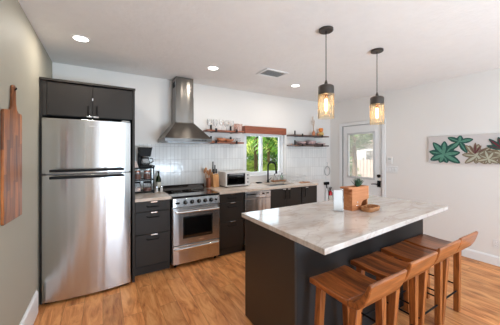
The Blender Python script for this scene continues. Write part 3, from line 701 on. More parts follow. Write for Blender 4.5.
# bowls
def bowl_mesh(r, h, foot=.45, th=.004):
    P = [(r*foot, 0), (r*foot+.002, .004)]
    n = 7
    for i in range(1, n+1):
        f = i/n; P.append((r*foot+(r-r*foot)*math.sin(f*pi/2), .004+(h-.004)*(1-math.cos(f*pi/2))))
    Q = [(max(.0005, p[0]-th), p[1]+th*.7) for p in P[2:]][::-1]
    return lathe(BM(), [(.0005, 0)]+P+Q+[(.0005, .008)], n=28, cap=False)
bm0 = part('bowl', bowl_mesh(.075, .045), TAN, smooth=True); tag(bm0, 'lowest tan bowl of the stack on the lower left shelf', 'bowl', 'tan bowls on the lower left shelf', (1.70, 3.75, 1.685))
for i, (x, z, lb) in enumerate(((1.70, .016, 'upper tan bowl of the stack on the lower left shelf'), (1.845, 0, 'tan bowl at the right on the lower left shelf'))):
    o = bm0.copy(); COL.objects.link(o); o.location = (x, 3.75, 1.685+z); o['label'] = lb
b = BM(); box(b, -.06, .06, -.05, .05, 0, .012); 
tag(part('wooden_coaster', b, TRAYW, bevel=.003), 'flat wooden board lying at the hood end of the lower left shelf', 'board', loc=(1.49, 3.75, 1.685))
tk = tumbler(CLEAR, .03, .07); k = 0
for x in (1.95, 2.02):
    o = tk if k == 0 else dup(tk, (x, 3.73, 1.685)); o.location = (x, 3.73, 1.685); o['group'] = 'short tumblers on the lower left shelf'
    o['label'] = ('short clear tumbler next to the tan bowl on the lower shelf', 'short clear tumbler at the window end of the lower shelf')[k]; k += 1
for i, (x, r, h, lb) in enumerate(((3.50, .095, .062, 'mauve bowl at the window end of the lower right shelf'), (3.76, .115, .088, 'middle mauve bowl on the lower right shelf, the deepest'), (4.04, .115, .04, 'shallow mauve bowl at the far end of the lower right shelf'))):
    tag(part('bowl', bowl_mesh(r, h), MAUVE, smooth=True), lb, 'bowl', 'mauve bowls on the lower right shelf', (x, 3.755, 1.665))
# upper right shelf
t = thing('bud_vase', 'small brown vase of dried stems on the upper right shelf', 'vase', (3.84, 3.75, 1.865))
part('vase_body', lathe(BM(), [(.022, 0), (.036, .03), (.034, .07), (.016, .1), (.018, .115)], n=20), TAN, t, smooth=True)
for k in range(7):
    a = random.uniform(0, 6.3); d = random.uniform(.02, .06); h = random.uniform(.2, .3)
    b = BM(); tube(b, [(0, 0, .1), (d*.4*cos(a), d*.4*sin(a), .1+h*.5), (d*cos(a), d*sin(a), .1+h)], [.0022, .002, .0015], 5)
    for q_ in range(6): lathe(b, [(.0005, -.006), (.007, 0), (.0005, .01)], (d*(.6+.07*q_)*cos(a), d*(.6+.07*q_)*sin(a), .1+h*(.62+.08*q_)), 6)
    part('dried_stem', b, DRIED, t)
t = thing('glazed_jar', 'orange and cream two-part jar on the upper right shelf', 'jar', (4.06, 3.75, 1.865))
part('base', lathe(BM(), [(.03, 0), (.055, .02), (.062, .05), (.05, .08), (.03, .092)], n=24), CREAM, t, smooth=True)
part('upper_body', lathe(BM(), [(.028, .092), (.045, .108), (.048, .15), (.044, .17), (.03, .174), (.001, .176)], n=24, cap=False), ORANGE, t, smooth=True)
tag(part('terracotta_cup', lathe(BM(), [(.022, 0), (.03, .05), (.027, .05), (.02, .006), (.0005, .005)], n=20, cap=False), TAN, smooth=True), 'small terracotta cup beside the orange jar', 'cup', loc=(3.95, 3.73, 1.865))

# ------------------------------------------------------------------ left worktop: rack, coffee maker, jars
RX, RYY, RZ = .47, 3.70, CT
t = thing('counter_rack', 'two-tier black wire rack on the left worktop', 'rack', (RX, RYY, RZ))
for z in (.02, .185, .345):
    b = BM(); tube(b, [(-.14, -.10, z), (.135, -.10, z), (.135, .12, z), (-.14, .12, z)], .0075, 6, closed=True)
    for k in range(9): x = -.125+k*.031; tube(b, [(x, -.10, z), (x, .12, z)], .0022, 5)
    part('shelf', b, BLACK, t)
for x in (-.14, .135):
    for y in (-.10, .12): part('post', tube(BM(), [(x, y, 0), (x, y, .375)], .008, 6), BLACK, t)
def jar(name, lab, loc, r, h, fill, mfill, mlid):
    t = thing(name, lab, 'jar', loc, group='glass jars on the black rack')
    part('glass', lathe(BM(), [(.0005, .001), (r*.95, .001), (r, .01), (r, h*.85), (r*.85, h*.93), (r*.85, h)], n=20, cap=False), CLEAR, t, smooth=True)
    part('contents', lathe(BM(), [(.0005, .004), (r*.92, .004), (r*.92, h*fill), (.0005, h*fill+.003)], n=20, cap=False), mfill, t, smooth=True)
    part('lid', lathe(BM(), [(r*.9, h), (r*.92, h+.018), (r*.3, h+.022), (.0005, h+.022)], n=20, cap=True), mlid, t, smooth=True); return t
jar('storage_jar', 'small glass jar of brown contents, left on the middle rack shelf', (RX-.065, RYY-.03, RZ+.191), .046, .10, .75, COFF, COPPER)
jar('storage_jar', 'small glass jar of brown contents, right on the middle rack shelf', (RX+.06, RYY-.03, RZ+.191), .046, .10, .75, COFF, COPPER)
jar('storage_jar', 'glass jar with black lid, left on the bottom rack shelf', (RX-.07, RYY-.03, RZ+.026), .05, .115, .5, PINKC, BLACK)
jar('storage_jar', 'glass jar with black lid, right on the bottom rack shelf', (RX+.06, RYY-.03, RZ+.026), .056, .115, .4, COFF, BLACK)
t = thing('coffee_maker', 'black drip coffee maker on top of the wire rack', 'coffee maker', (RX+.03, RYY+.01, RZ+.354))
part('base', box(BM(), -.075, .125, -.085, .08, 0, .028), BLACKP, t, bevel=.006)
part('back_column', box(BM(), -.075, -.02, .02, .08, .028, .2), BLACKP, t, bevel=.004)
b = BM(); hexa(b, [(-.062, -.075, .15), (.07, -.075, .15), (.07, .08, .15), (-.062, .08, .15)], [(-.078, -.085, .265), (.09, -.085, .265), (.09, .08, .265), (-.078, .08, .265)]); part('brew_basket', b, BLACKP, t, bevel=.006)
part('lid', box(BM(), -.082, .094, -.088, .084, .265, .28), BLACKP, t, bevel=.004)
ca = part('carafe', lathe(BM(), [(.045, .03), (.056, .05), (.058, .08), (.045, .12), (.04, .135)], (.012, -.02, 0), 22), CLEAR, t, smooth=True)
part('carafe_handle', tube(BM(), [(.065, -.02, .125), (.105, -.025, .12), (.11, -.025, .08), (.068, -.02, .055)], .007, 8), BLACKP, ca, smooth=True)
part('carafe_band', lathe(BM(), [(.043, .122), (.046, .122), (.046, .138), (.04, .142)], (.012, -.02, 0), 22, cap=False), BLACKP, ca, smooth=True)
part('coffee', lathe(BM(), [(.0005, .032), (.043, .032), (.052, .05), (.052, .062), (.0005, .062)], (.012, -.02, 0), 22, cap=False), mat('dark_coffee', rgb(30, 18, 12), .2), ca)
part('knob', cyl(BM(), (.10, -.087, .014), (.10, -.097, .014), .01), GREYP, t)
b = prism(BM(), [(-.055, 0), (.045, 0), (.02, .085), (-.05, .095)], 'y', -.03, .03)
tag(part('paper_filter_stack', b, PINKC, bevel=.008), 'pale stack of paper filters left of the coffee maker', 'coffee filters', loc=(RX-.10, RYY-.06, RZ+.355))
t = thing('wine_bottle', 'dark green glass bottle beside the wire rack', 'bottle', (.70, 3.77, CT))
part('bottle_body', lathe(BM(), [(.0005, .002), (.034, .002), (.036, .01), (.036, .17), (.028, .20), (.014, .225), (.013, .285)], n=22, cap=False), BOTG, t, smooth=True)
part('capsule', lathe(BM(), [(.0145, .25), (.015, .29), (.0005, .291)], n=16, cap=False), BLACKP, t, smooth=True)
part('paper_label', lathe(BM(), [(.0367, .05), (.0367, .13)], n=22, cap=False), BOTW, t, smooth=True)
for i, x in enumerate((.655, .715)):
    t = thing('shaker', ('white shaker nearer the wire rack', 'white shaker in front of the green bottle')[i], 'shaker', (x, 3.66-.02*i, CT), group='shakers beside the stove')
    part('shaker_body', lathe(BM(), [(.018, 0), (.02, .01), (.016, .065)], n=16), WPLAST, t, smooth=True)
    part('cap', lathe(BM(), [(.0165, .065), (.016, .08), (.008, .088), (.0005, .089)], n=16, cap=False), CHROME, t, smooth=True)

# ------------------------------------------------------------------ right worktop
t = thing('utensil_crock', 'copper coloured crock of cooking utensils beside the knife block', 'crock', (1.466, 3.735, CT))
part('crock_body', lathe(BM(), [(.036, 0), (.039, .006), (.039, .15), (.036, .15), (.035, .01), (.0005, .01)], n=24, cap=False), COPPER, t, smooth=True)
for k, (dx, dy, h, kind) in enumerate(((-.05, .01, .33, 's'), (-.02, -.01, .28, 'f'), (.03, .0, .30, 's'), (.045, .02, .26, 'f'), (-.07, .02, .30, 's'), (.01, .03, .25, 's'))):
    b = BM(); top = Vector((dx, dy, h)); tube(b, [(dx*.25, dy*.25, .015), tuple(top*.8)], .005, 8)
    n = 10; c = top*.88
    for half in (0,):
        pr = [(.0008, -.04), (.014, -.03), (.02, -.005), (.017, .02), (.0008, .032)]
        vs = []
        for r, z in pr: vs.append((r, z))
        bb = BM(); lathe(bb, vs, (0, 0, 0), 12, cap=False); bmesh.ops.scale(bb, vec=(1, .35, 1), verts=bb.verts); bmesh.ops.translate(bb, vec=c, verts=bb.verts)
        me = bpy.data.meshes.new('tmp'); bb.to_mesh(me); bb.free(); b.from_mesh(me); bpy.data.meshes.remove(me)
    o = part('wooden_spoon' if kind == 's' else 'spatula', b, SPOONW, None, smooth=True)
    lab = ['wooden spoon leaning left in the crock', 'short spatula at the front of the crock', 'upright wooden spoon in the middle of the crock', 'spatula leaning right in the crock', 'wooden spoon leaning farthest left in the crock', 'short wooden spoon at the back of the crock'][k]
    tag(o, lab, 'utensil', 'utensils in the copper crock', (1.466, 3.735, CT+.002))
b = BM(); hexa(b, [(-.05, -.06, 0), (.05, -.06, 0), (.05, .09, 0), (-.05, .09, 0)], [(-.05, -.045, .20), (.05, -.045, .20), (.05, .075, .235), (-.05, .075, .235)])
tag(part('knife_block', b, BLOCKW, bevel=.004), 'light wooden knife block between crock and toaster oven', 'knife block', loc=(1.575, 3.73, CT))
for k, (x, y, h) in enumerate(((-.03, -.01, .09), (0, .0, .10), (.03, .01, .08), (-.015, .05, .19), (.02, .05, .13))):
    zb = .2+.035*((y+.045)/.12)-.004
    t = thing('kitchen_knife', ('black-handled knife front left in the block', 'black-handled knife front middle in the block', 'black-handled knife front right in the block', 'tallest black-handled knife at the back of the block', 'black-handled knife back right in the block')[k], 'knife', (1.575+x, 3.73+y, CT+zb), group='knives in the wooden block')
    part('handle', box(BM(), -.008, .008, -.011, .011, .012, h), BLACKP, t, bevel=.004); part('bolster', box(BM(), -.006, .006, -.009, .009, 0.002, .012), CHROME, t)
# toaster oven
t = thing('toaster_oven', 'white toaster oven with dark glass door on the right worktop', 'toaster oven', (1.905, 3.66, CT))
w0, w1, d0, d1, h = -.225, .225, -.13, .16, .245
part('housing', (lambda b: [box(b, *a) for a in ((w0, w1, d0+.02, d1, .015, .03), (w0, w1, d0+.02, d1, h-.015, h), (w0, w0+.015, d0+.02, d1, .03, h-.015), (w1-.1, w1, d0+.02, d1, .03, h-.015), (w0, w1, d1-.01, d1, .03, h-.015))] and b)(BM()), WPLAST, t)
part('front_frame', (lambda b: [box(b, *a) for a in ((w0, w1, d0, d0+.02, .015, .035), (w0, w1, d0, d0+.02, h-.025, h), (w0, w0+.02, d0, d0+.02, .035, h-.025), (w1-.1, w1, d0, d0+.02, .035, h-.025))] and b)(BM()), WPLAST, t, bevel=.003)
dr = part('door', frame_bm(BM(), w0+.021, w1-.101, .036, h-.026, .016, d0-.006, d0+.01, 'x'), BLACKP, t, bevel=.002)
part('door_glass', box(BM(), w0+.037, w1-.117, d0-.001, d0+.003, .052, h-.042), glass_mat('smoked_glass', (.35, .35, .36, 1), .35, .02), dr)
part('handle', box(BM(), w0+.06, w1-.14, d0-.022, d0-.006, h-.045, h-.034), GREYP, dr, bevel=.003)
part('rack', (lambda b: [tube(b, [(w0+.02, d0+.04+i*.02, .12), (w1-.105, d0+.04+i*.02, .12)], .002, 5) for i in range(12)] and b)(BM()), CHROME, t)
part('interior', box(BM(), w0+.016, w1-.102, d1-.02, d1-.011, .031, h-.016), STEELD, t)
for z in (.07, .13, .19): part('knob', cyl(BM(), (w1-.05, d0, z), (w1-.05, d0-.014, z), .014, 16), GREYP, t, smooth=True)
for sx in (w0+.03, w1-.03):
    for sy in (d0+.04, d1-.03): part('foot', cyl(BM(), (sx, sy, 0), (sx, sy, .015), .012), BLACKP, t)
# faucet
t = thing('kitchen_faucet', 'matte black gooseneck faucet behind the sink', 'faucet', (2.665, 3.765, CT))
part('base_ring', lathe(BM(), [(.030, 0), (.030, .008), (.022, .012), (.02, .05)], n=24), BLACK, t, smooth=True)
pts = [(0, 0, .04), (0, 0, .30)]
for k in range(1, 13):
    a = pi*k/12; pts.append((.045-.045*cos(a)*1.0 + 0, -.062+.062*cos(a), .30+.085*sin(a)))
pts.append((.093, -.128, .24)); part('spout', tube(BM(), pts, .0145, 14), BLACK, t, smooth=True)
part('spray_head', cyl(BM(), (.093, -.128, .25), (.096, -.132, .17), .0165, 16, .020), BLACK, t, smooth=True)
part('lever', tube(BM(), [(.018, 0, .045), (.05, .005, .06), (.085, .008, .085)], .006, 8), BLACK, t, smooth=True)
# tray with soap bottles
t = thing('wooden_tray', 'narrow wooden tray beside the faucet under the window', 'tray', (2.93, 3.785, CT))
b = BM(); box(b, -.15, .17, -.05, .05, .012, .028); part('tray_top', b, TRAYW, t, bevel=.003)
for s in (-1, 1): part('tray_foot', box(BM(), .01+s*.13-.01, .01+s*.13+.01, -.045, .045, 0, .012), TRAYW, t)
for k, (x, h, lab, m) in enumerate(((2.83, .10, 'clear soap bottle nearest the faucet on the wooden tray', CLEAR), (2.92, .09, 'squat clear jar in the middle of the wooden tray', CLEAR), (3.01, .105, 'greenish soap bottle at the right of the wooden tray', glass_mat('greenish_glass', (.8, .88, .8, 1), .4, .03)))):
    t = thing('soap_bottle', lab, 'bottle', (x, 3.785, CT+.028), group='bottles on the wooden tray')
    part('bottle_body', lathe(BM(), [(.026, 0), (.03, .01), (.03, h*.75), (.012, h*.95), (.012, h)], n=18), m, t, smooth=True)
    part('pump', (lambda b: (cyl(b, (0, 0, h), (0, 0, h+.03), .006, 10), tube(b, [(0, 0, h+.028), (0, -.03, h+.026)], .004, 8)) and b)(BM()), BLACKP if k != 1 else WPLAST, t, smooth=True)
    part('soap', lathe(BM(), [(.0005, .003), (.026, .003), (.026, h*.45), (.0005, h*.45)], n=18, cap=False), WPLAST, t, smooth=True)
tag(part('sponge', box(BM(), -.05, .05, -.03, .03, 0, .02), BLACKP, bevel=.006), 'flat black sponge on the worktop left of the faucet', 'sponge', loc=(2.46, 3.765, CT))
# dish rack
t = thing('dish_rack', 'pale wire dish rack draining beside the sink', 'dish rack', (3.20, 3.64, CT))
WIRE = mat('pale_wire', rgb(216, 216, 216), .4)
for z, k in ((.015, .88), (.06, .94), (.115, 1)):
    part('rim', tube(BM(), [(-.19*k, -.14*k, z), (.19*k, -.14*k, z), (.19*k, .14*k, z), (-.19*k, .14*k, z)], .0035, 6, closed=True), WIRE, t)
b = BM()
for i in range(11): x = -.15+i*.03; tube(b, [(x*1.12, -.14, .115), (x, -.12, .015), (x, .12, .015), (x*1.12, .14, .115)], .0022, 5)
part('wires', b, WIRE, t)
tag(part('serving_board', box(BM(), -.11, .11, -.035, .035, 0, .015), TRAYW, bevel=.004), 'thin wooden board lying in front of the dish rack', 'board', loc=(3.24, 3.39, CT))

# ------------------------------------------------------------------ things on the island
def rot(o, a): o.rotation_euler = (0, 0, radians(a)); return o
PX, PY = 2.165, 1.535
t = thing('wooden_planter', 'orange-brown wooden box planter standing on the island worktop', 'planter', (PX, PY, IT))
x0, x1, y0, y1, h = -.13, .13, -.045, .05, .225; w_ = .012
part('front_board', prism(BM(), [(x0, 0), (.012, 0), (.012, .055), (.035, .085), (x1, .10), (x1, h), (x0, h)], 'y', y0, y0+w_), PLANTW, t)
part('back_board', box(BM(), x0, x1, y1-w_, y1, 0, h), PLANTW, t)
part('side_board', box(BM(), x0, x0+w_, y0+w_, y1-w_, 0, h-.012), PLANTW, t)
part('side_board', box(BM(), x1-w_, x1, y0+w_, y1-w_, 0, h), PLANTW, t)
part('inner_floor', box(BM(), x0+w_, x1-w_, y0+w_, y1-w_, .12, .132), PLANTW, t)
part('side_ledge', box(BM(), x0-.055, x0+.03, y0-.004, y1+.004, h-.014, h+.002), PLANTW, t, bevel=.002)
for z in (.165, .135): part('side_slat', box(BM(), x0-.012, x0, y0+.008, y1-.01, z, z+.014), PLANTW, t)
for z in (.045, .078): part('stud', lathe(BM(), [(.006, 0), (.0075, .003), (.0005, .007)], n=12, cap=False), CHROME, t).location = (-.05, y0-.001, z)
for o in t.children:
    if o.name.startswith('stud'): o.rotation_euler = (radians(90), 0, 0)
part('soil', box(BM(), x0+w_, x1-w_, y0+w_, y1-w_, .132, h-.02), SOIL, t)
t = thing('agave_succulent', 'small dark green spiky succulent growing in the wooden planter', 'plant', (PX+.02, PY, IT+h-.012))
b = BM()
for k in range(20):
    a = k*2.4; el = radians(38+k*2.7) if k < 18 else radians(86); L_ = .095 if k < 14 else .085; wd = .011
    d = Vector((cos(a)*cos(el), sin(a)*cos(el), sin(el))); sdir = Vector((-sin(a), cos(a), 0)); up = d.cross(sdir)
    P = []
    for f, ww in ((0, .8), (.35, 1), (.7, .6), (1, .03)):
        c = d*L_*f + Vector((0, 0, .012*f*f)); P.append([b.verts.new(c+sdir*wd*ww), b.verts.new(c-up*.004*ww*-1), b.verts.new(c-sdir*wd*ww), b.verts.new(c+up*-.006*ww)])
    for r0, r1 in zip(P, P[1:]):
        for j in range(4): b.faces.new((r0[j], r0[(j+1) % 4], r1[(j+1) % 4], r1[j]))
    b.faces.new(P[0]); b.faces.new(P[-1])
part('leaves', b, AGAVE, t, smooth=True)
t = thing('divided_dish', 'shallow oval wooden dish in front of the planter', 'dish', (PX+.055, PY-.112, IT), radians(8))
def oval(rx, ry, n=36, p=4.5):
    return [(math.copysign(abs(cos(a))**(2/p), cos(a))*rx, math.copysign(abs(sin(a))**(2/p), sin(a))*ry) for a in [2*pi*i/n for i in range(n)]]
b = BM(); n = 36; R = []
for (sx, sy, z) in ((.10, .052, 0), (.106, .06, .02), (.106, .06, .04), (.098, .052, .04), (.094, .048, .014)):
    R.append([b.verts.new((x, y, z)) for x, y in oval(sx, sy)])
for r0, r1 in zip(R, R[1:]):
    for j in range(n): b.faces.new((r0[j], r0[(j+1) % n], r1[(j+1) % n], r1[j]))
b.faces.new(R[0][::-1]); b.faces.new(R[-1]); part('dish_body', b, TRAYW, t, smooth=True)
for x in (-.03, .04): part('divider', box(BM(), x-.004, x+.004, -.046, .046, 0.012, .036), TRAYW, t)
t = thing('card_stand', 'pale upright acrylic card stand beside the wooden planter', 'card stand', (1.92, 1.56, IT), radians(-31))
b = prism(BM(), [(-.03, 0), (.045, 0), (.045, .004), (.006, .006), (.004, .205), (-.003, .205), (-.004, .006), (-.03, .004)], 'x', -.048, .048)
part('acrylic_holder', b, ACRYL, t); part('card', box(BM(), -.042, .042, -.0055, -.0035, .008, .2), mat('pale_card', rgb(205, 202, 199), .5, vary=.04), t)

# ------------------------------------------------------------------ left wall: hanging board
t = thing('cutting_board', 'long striped wooden paddle board hanging on the left wall', 'cutting board', (XL, 2.275, 0))
bz = lambda p: (p[0]*1.036-.003, 1.5+(p[1]-.022-1.5)*1.036)
ol = [(-.195, 1.09), (.175, 1.075), (.185, 1.085), (.185, 1.79), (.17, 1.80), (.10, 1.80), (.06, 1.82), (.040, 1.86), (.038, 1.95), (.025, 1.97), (.0, 1.974), (-.022, 1.96), (-.026, 1.88), (-.036, 1.83), (-.06, 1.80), (-.19, 1.785), (-.203, 1.77), (-.203, 1.10)]
part('board', prism(BM(), [bz(p) for p in ol], 'x', .003, .018), ACACIA, t, bevel=.003)
part('hanging_hole', cyl(BM(), (.0025, .008, 1.935), (.019, .008, 1.935), .009, 16), BLACKP, t)
part('wall_hook', (lambda b: (cyl(b, (0, .008, 1.939), (.026, .008, 1.939), .004, 8), cyl(b, (.026, .008, 1.939), (.026, .008, 1.952), .004, 8)) and b)(BM()), BLACK, t)

# ------------------------------------------------------------------ right wall
xw = XR
t = thing('switch_plate', 'white wide light switch plate on the wall right of the door', 'light switch', (xw, 2.475, 1.195))
part('plate', box(BM(), -.007, -.0005, -.115, .115, -.062, .062), WPLAST, t, bevel=.003)
for y in (-.078, -.026, .026, .078): part('rocker', box(BM(), -.011, -.007, y-.016, y+.016, -.033, .033), TRIM, t, bevel=.002)
t = thing('wall_thermostat', 'small white wall control above the switch plate', 'thermostat', (xw, 2.50, 1.365))
part('housing', box(BM(), -.022, -.0005, -.045, .045, -.062, .062), WPLAST, t, bevel=.005); part('screen', box(BM(), -.0235, -.0215, -.025, .025, .01, .04), mat('pale_screen', rgb(196, 198, 196), .3), t)
t = thing('wall_outlet', 'white double outlet on the wall below the painting', 'outlet', (xw, 1.09, .285))
part('plate', box(BM(), -.006, -.0005, -.038, .038, -.06, .06), WPLAST, t, bevel=.003)
for z in (-.024, .024): s_ = part('socket', box(BM(), -.009, -.006, -.017, .017, z-.015, z+.015), TRIM, t, bevel=.002); part('slots', (lambda b: (box(b, -.0095, -.0088, -.008, -.006, z-.006, z+.006), box(b, -.0095, -.0088, .006, .008, z-.006, z+.006)) and b)(BM()), BLACKP, s_)
# painting
t = thing('flower_painting', 'long pale canvas painted with green and maroon succulents', 'painting', (xw, 0, 0))
AY0, AY1, AZ0, AZ1 = .62, 1.872, 1.345, 1.76
part('canvas', box(BM(), -.035, -.0005, AY0, AY1, AZ0, AZ1), CANVAS, t, bevel=.003)
def petal(bm, cy, cz, ang, L_, w, x, outline=0):
    d = Vector((0, cos(ang), sin(ang))); s_ = Vector((0, -sin(ang), cos(ang))); up = []; dn = []
    c = Vector((x, cy, cz))
    for f in (0, .15, .35, .55, .75, .9, 1):
        ww = w*sin(pi*min(1, f*.93+.05))**.8 + outline
        up.append(c+d*(L_+outline)*f+s_*ww); dn.append(c+d*(L_+outline)*f-s_*ww)
    loop = up+dn[::-1]; A = [bm.verts.new(p) for p in loop]; B = [bm.verts.new(p+Vector((.0012, 0, 0))) for p in loop]; n = len(loop)
    bm.faces.new(A); bm.faces.new(B[::-1])
    for i in range(n): bm.faces.new((A[i], B[i], B[(i+1) % n], A[(i+1) % n]))
def flower(y, z, L_, w, n, m, mo, a0=0, x=-.0375, clip=True, span=2*pi):
    bo, bi = BM(), BM()
    for k in range(n):
        a = a0+span*k/n; l = L_*(1 if k % 2 else .85)
        # keep the petals on the canvas
        l = min(l, *( [ (AZ1-.01-z)/sin(a) ] if sin(a) > .05 else [9]), *([(z-AZ0-.01)/-sin(a)] if sin(a) < -.05 else [9]))
        petal(bo, y, z, a, l, w, x-.0014*(k % 3), .0035); petal(bi, y, z, a, l*.93, w*(.5 if k % 3 else .25), x-.0015-.0014*(k % 3), 0)
    part('painted_outline', bo, mo, t); part('painted_petals', bi, m, t)
flower(1.665, 1.48, .23, .046, 9, AGRN, AGRD, .22)
flower(1.475, 1.665, .18, .034, 5, AGRN, AGRD, .45, x=-.0365)
flower(1.28, 1.46, .19, .032, 8, AGRL, ALINE, .1)
flower(1.30, 1.49, .15, .016, 4, AMAR, ALINE, 1.1, x=-.0415, span=2.0)
flower(1.16, 1.42, .13, .024, 8, AGRL, ALINE, .5, x=-.043)
flower(1.02, 1.49, .20, .034, 8, AGRL, ALINE, .2)
flower(1.02, 1.55, .19, .024, 6, AMAR, AGRD, .3, x=-.0435, span=3.0)
flower(.78, 1.54, .15, .034, 10, AGRN, AGRD, .2)
# corner: towel ring, brush, extinguisher
t = thing('wire_holder', 'pale wire loop hanging on the wall beside the door', 'holder', (4.375, YB, 1.0), pi/2)
b = BM(); tube(b, [(-.02, .085*cos(a*pi/12), .09+.10*sin(a*pi/12)) for a in range(24)], .006, 8, closed=True); part('loop', b, STEELD, t, smooth=True)
b = BM(); cyl(b, (0, 0, .275), (-.022, 0, .275), .007, 10); tube(b, [(-.02, 0, .275), (-.02, 0, .185)], .003, 6); part('hook', b, STEELD, t)
t = thing('dust_brush', 'black hand brush hanging under the wire loop by the door', 'brush', (4.345, YB, .80), pi/2)
part('brush_head', box(BM(), -.055, -.003, -.065, .075, -.02, .045), BLACKP, t, bevel=.01)
part('brush_grip', tube(BM(), [(-.03, .0, -.02), (-.03, .0, -.06), (-.03, -.01, -.10)], .011, 8), BLACKP, t, smooth=True)
t = thing('fire_extinguisher', 'small red fire extinguisher mounted on the wall beside the door', 'fire extinguisher', (4.43, YB, .49), pi/2)
part('cylinder', lathe(BM(), [(.0005, -.16), (.04, -.16), (.045, -.15), (.045, .10), (.035, .13), (.014, .15), (.013, .17)], (-.055, 0, 0), 24, cap=False), RED, t, smooth=True)
part('valve', (lambda b: (cyl(b, (-.055, 0, .165), (-.055, 0, .20), .016, 12), box(b, -.065, -.045, -.05, .03, .2, .212), box(b, -.065, -.045, -.045, .02, .222, .232)) and b)(BM()), BLACKP, t)
part('hose', tube(BM(), [(-.055, .012, .18), (-.06, .06, .16), (-.06, .062, .05), (-.055, .055, -.03)], .007, 8), BLACKP, t, smooth=True)
part('paper_label', lathe(BM(), [(.0457, -.06), (.0457, .05)], (-.055, 0, 0), 24, cap=False), BOTW, t, smooth=True)
part('bracket', box(BM(), -.012, -.0005, -.02, .02, -.1, .1), BLACK, t)
t = thing('spray_bottle', 'white slim canister on the wall left of the fire extinguisher', 'canister', (4.325, YB, .50), pi/2)
part('canister_body', lathe(BM(), [(.0005, -.22), (.034, -.22), (.036, -.2), (.036, .1), (.02, .14)], (-.045, 0, 0), 20, cap=False), WPLAST, t, smooth=True)
part('cap', lathe(BM(), [(.021, .14), (.02, .18), (.0005, .182)], (-.045, 0, 0), 16, cap=False), WPLAST, t, smooth=True)
part('bracket', box(BM(), -.012, -.0005, -.02, .02, -.1, .1), WPLAST, t)

# ------------------------------------------------------------------ outside
struct('ground', box(BM(), -14, 20, -12, 20, -.4, -.13), GROUND)
def frond(b, base, az, L_, rise, droop, lw=.06, ln=20):
    az_d = Vector((cos(az), sin(az), 0)); P = []
    for i in range(ln+1):
        f = i/ln; P.append(Vector(base)+az_d*L_*f*(1-.15*f)+Vector((0, 0, rise*f-droop*f*f)))
    for i in range(2, ln):
        d = (P[i+1]-P[i]).normalized(); s_ = d.cross(Vector((0, 0, 1))).normalized(); f = i/ln; ll = L_*.38*sin(pi*(f*.85+.12))
        for sg in (-1, 1):
            dd = (s_*sg*.85+d*.5+Vector((0, 0, -.25+random.uniform(-.1, .15)))).normalized(); nn = dd.cross(d).normalized(); wv = dd.cross(nn).normalized()*lw*.5
            a = P[i]; m_ = a+dd*ll*.5+Vector((0, 0, .0)); e = a+dd*ll+Vector((0, 0, -.12*ll))
            b.faces.new([b.verts.new(v) for v in (a-wv*.4, m_-wv, e, m_+wv)])
    tube(b, P[::3], [.010*(1-.8*k/len(P[::3])) for k in range(len(P[::3]))], 5)
def palm(x, y, h, n, L_, m, lab):
    t = thing('palm_plant', lab, 'palm', (x, y, -.13), group='palms outside the window')
    b = BM(); tube(b, [(0, 0, 0), (.03, .02, h*.5), (0, 0, h)], [.06, .05, .045], 10); part('trunk', b, BARK, t, smooth=True)
    b = BM()
    for k in range(n):
        a = 2*pi*k/n+random.uniform(-.3, .3); r = random.uniform(.35, 1.1)*L_
        frond(b, (0, 0, h-.03), a, L_*random.uniform(.8, 1.1), r, r*.9+random.uniform(.1, .6)*L_)
    part('fronds', b, m, t)
palm(4.1, 5.8, 1.1, 13, 1.5, PALM, 'bright green palm just outside the window, on the right')
palm(3.45, 5.45, 2.15, 12, 1.3, PALMD, 'tall dark palm just outside the window, its trunk in the left pane')
palm(4.9, 6.9, 2.0, 14, 1.7, PALM, 'taller bright palm farther out, on the right of the window')
palm(3.9, 7.2, 1.2, 14, 1.6, PALM, 'bushy bright palm farther outside in the middle of the window')
palm(5.9, 8.8, 1.7, 14, 1.8, PALMD, 'dark palm farthest outside the window')
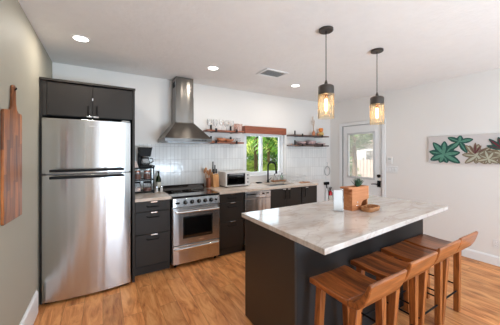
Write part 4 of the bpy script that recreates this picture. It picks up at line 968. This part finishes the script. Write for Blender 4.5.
def leafmass(name, lab, cat, c, s, n, m, size=.09, kind=None):
    b = BM()
    for i in range(n):
        v = Vector((random.gauss(0, 1), random.gauss(0, 1), random.gauss(0, 1))).normalized()*random.uniform(.55, 1)
        p = Vector((v.x*s[0], v.y*s[1], v.z*s[2])); d = Vector((random.uniform(-1, 1), random.uniform(-1, 1), random.uniform(-.7, .7))).normalized(); e = d.orthogonal().normalized()
        q_ = size*random.uniform(.6, 1.3)
        b.faces.new([b.verts.new(v_) for v_ in (p, p+d*q_*.5+e*q_*.25, p+d*q_, p+d*q_*.5-e*q_*.25)])
    t = thing(name, lab, cat, (c[0], c[1], -.13))
    o = part('foliage', b, m, t); o.location = (0, 0, c[2]+.13)
    part('trunk', tube(BM(), [(0, 0, 0), (.05, .03, max(.3, c[2]*.6)), (0, 0, max(.5, c[2]))], [.09, .07, .04], 8), BARK, t, smooth=True)
    return t
leafmass('hedge_bush', 'dense green bush behind the palms outside the window, left', 'bush', (4.0, 10.4, 1.6), (2.2, .8, 1.7), 3200, HEDGE, .22)
leafmass('hedge_bush', 'dense green bush behind the palms outside the window, right', 'bush', (8.6, 11.6, 1.7), (2.2, .8, 1.9), 3200, HEDGE, .22)
# beyond the door
leafmass('garden_tree', 'leafy green tree beyond the door glass, nearest the house', 'tree', (6.6, 4.75, 2.15), (.75, .8, .5), 1500, HEDGE, .11)
leafmass('garden_tree', 'pale leafy tree far beyond the door glass', 'tree', (9.9, 7.3, 2.5), (1.1, 1.2, 1.0), 1500, HEDGE, .16)
leafmass('garden_bush', 'green bush low beyond the door glass', 'bush', (7.8, 6.1, .8), (.5, .5, .7), 700, PALMD, .13)
struct('patio', box(BM(), XR+.15, 12, 0, 12, -.13, -.10), GRAVEL)
t = thing('garden_fence', 'pale upright board fence beyond the door glass', 'fence', (8.6, 0, -.1))
for i in range(40):
    y = 3.0+i*.14; part('fence_board', box(BM(), 0, .02, y, y+.115, 0, 1.35), FENCEW, t)
for z in (.3, 1.05): part('rail', box(BM(), .02, .06, 3.0, 8.6, z, z+.08), FENCEW, t)
t = thing('garden_shed', 'pale shed with a window beyond the door glass', 'shed', (13.2, 8.2, -.1), radians(0))
part('shed_wall', box(BM(), -1.2, 1.2, -1.4, 1.4, 0, 2.1), HOUSEW, t)
part('roof', prism(BM(), [(-1.6, 2.05), (1.6, 2.05), (0, 2.7)], 'x', -1.4, 1.4), GRAVEL, t)
wf = part('window', frame_bm(BM(), -.9, -.2, 1.0, 1.8, .08, -1.24, -1.2, 'y'), TRIM, t); part('pane', box(BM(), -1.22, -1.2, -.82, -.28, 1.08, 1.72), GREYP, wf)
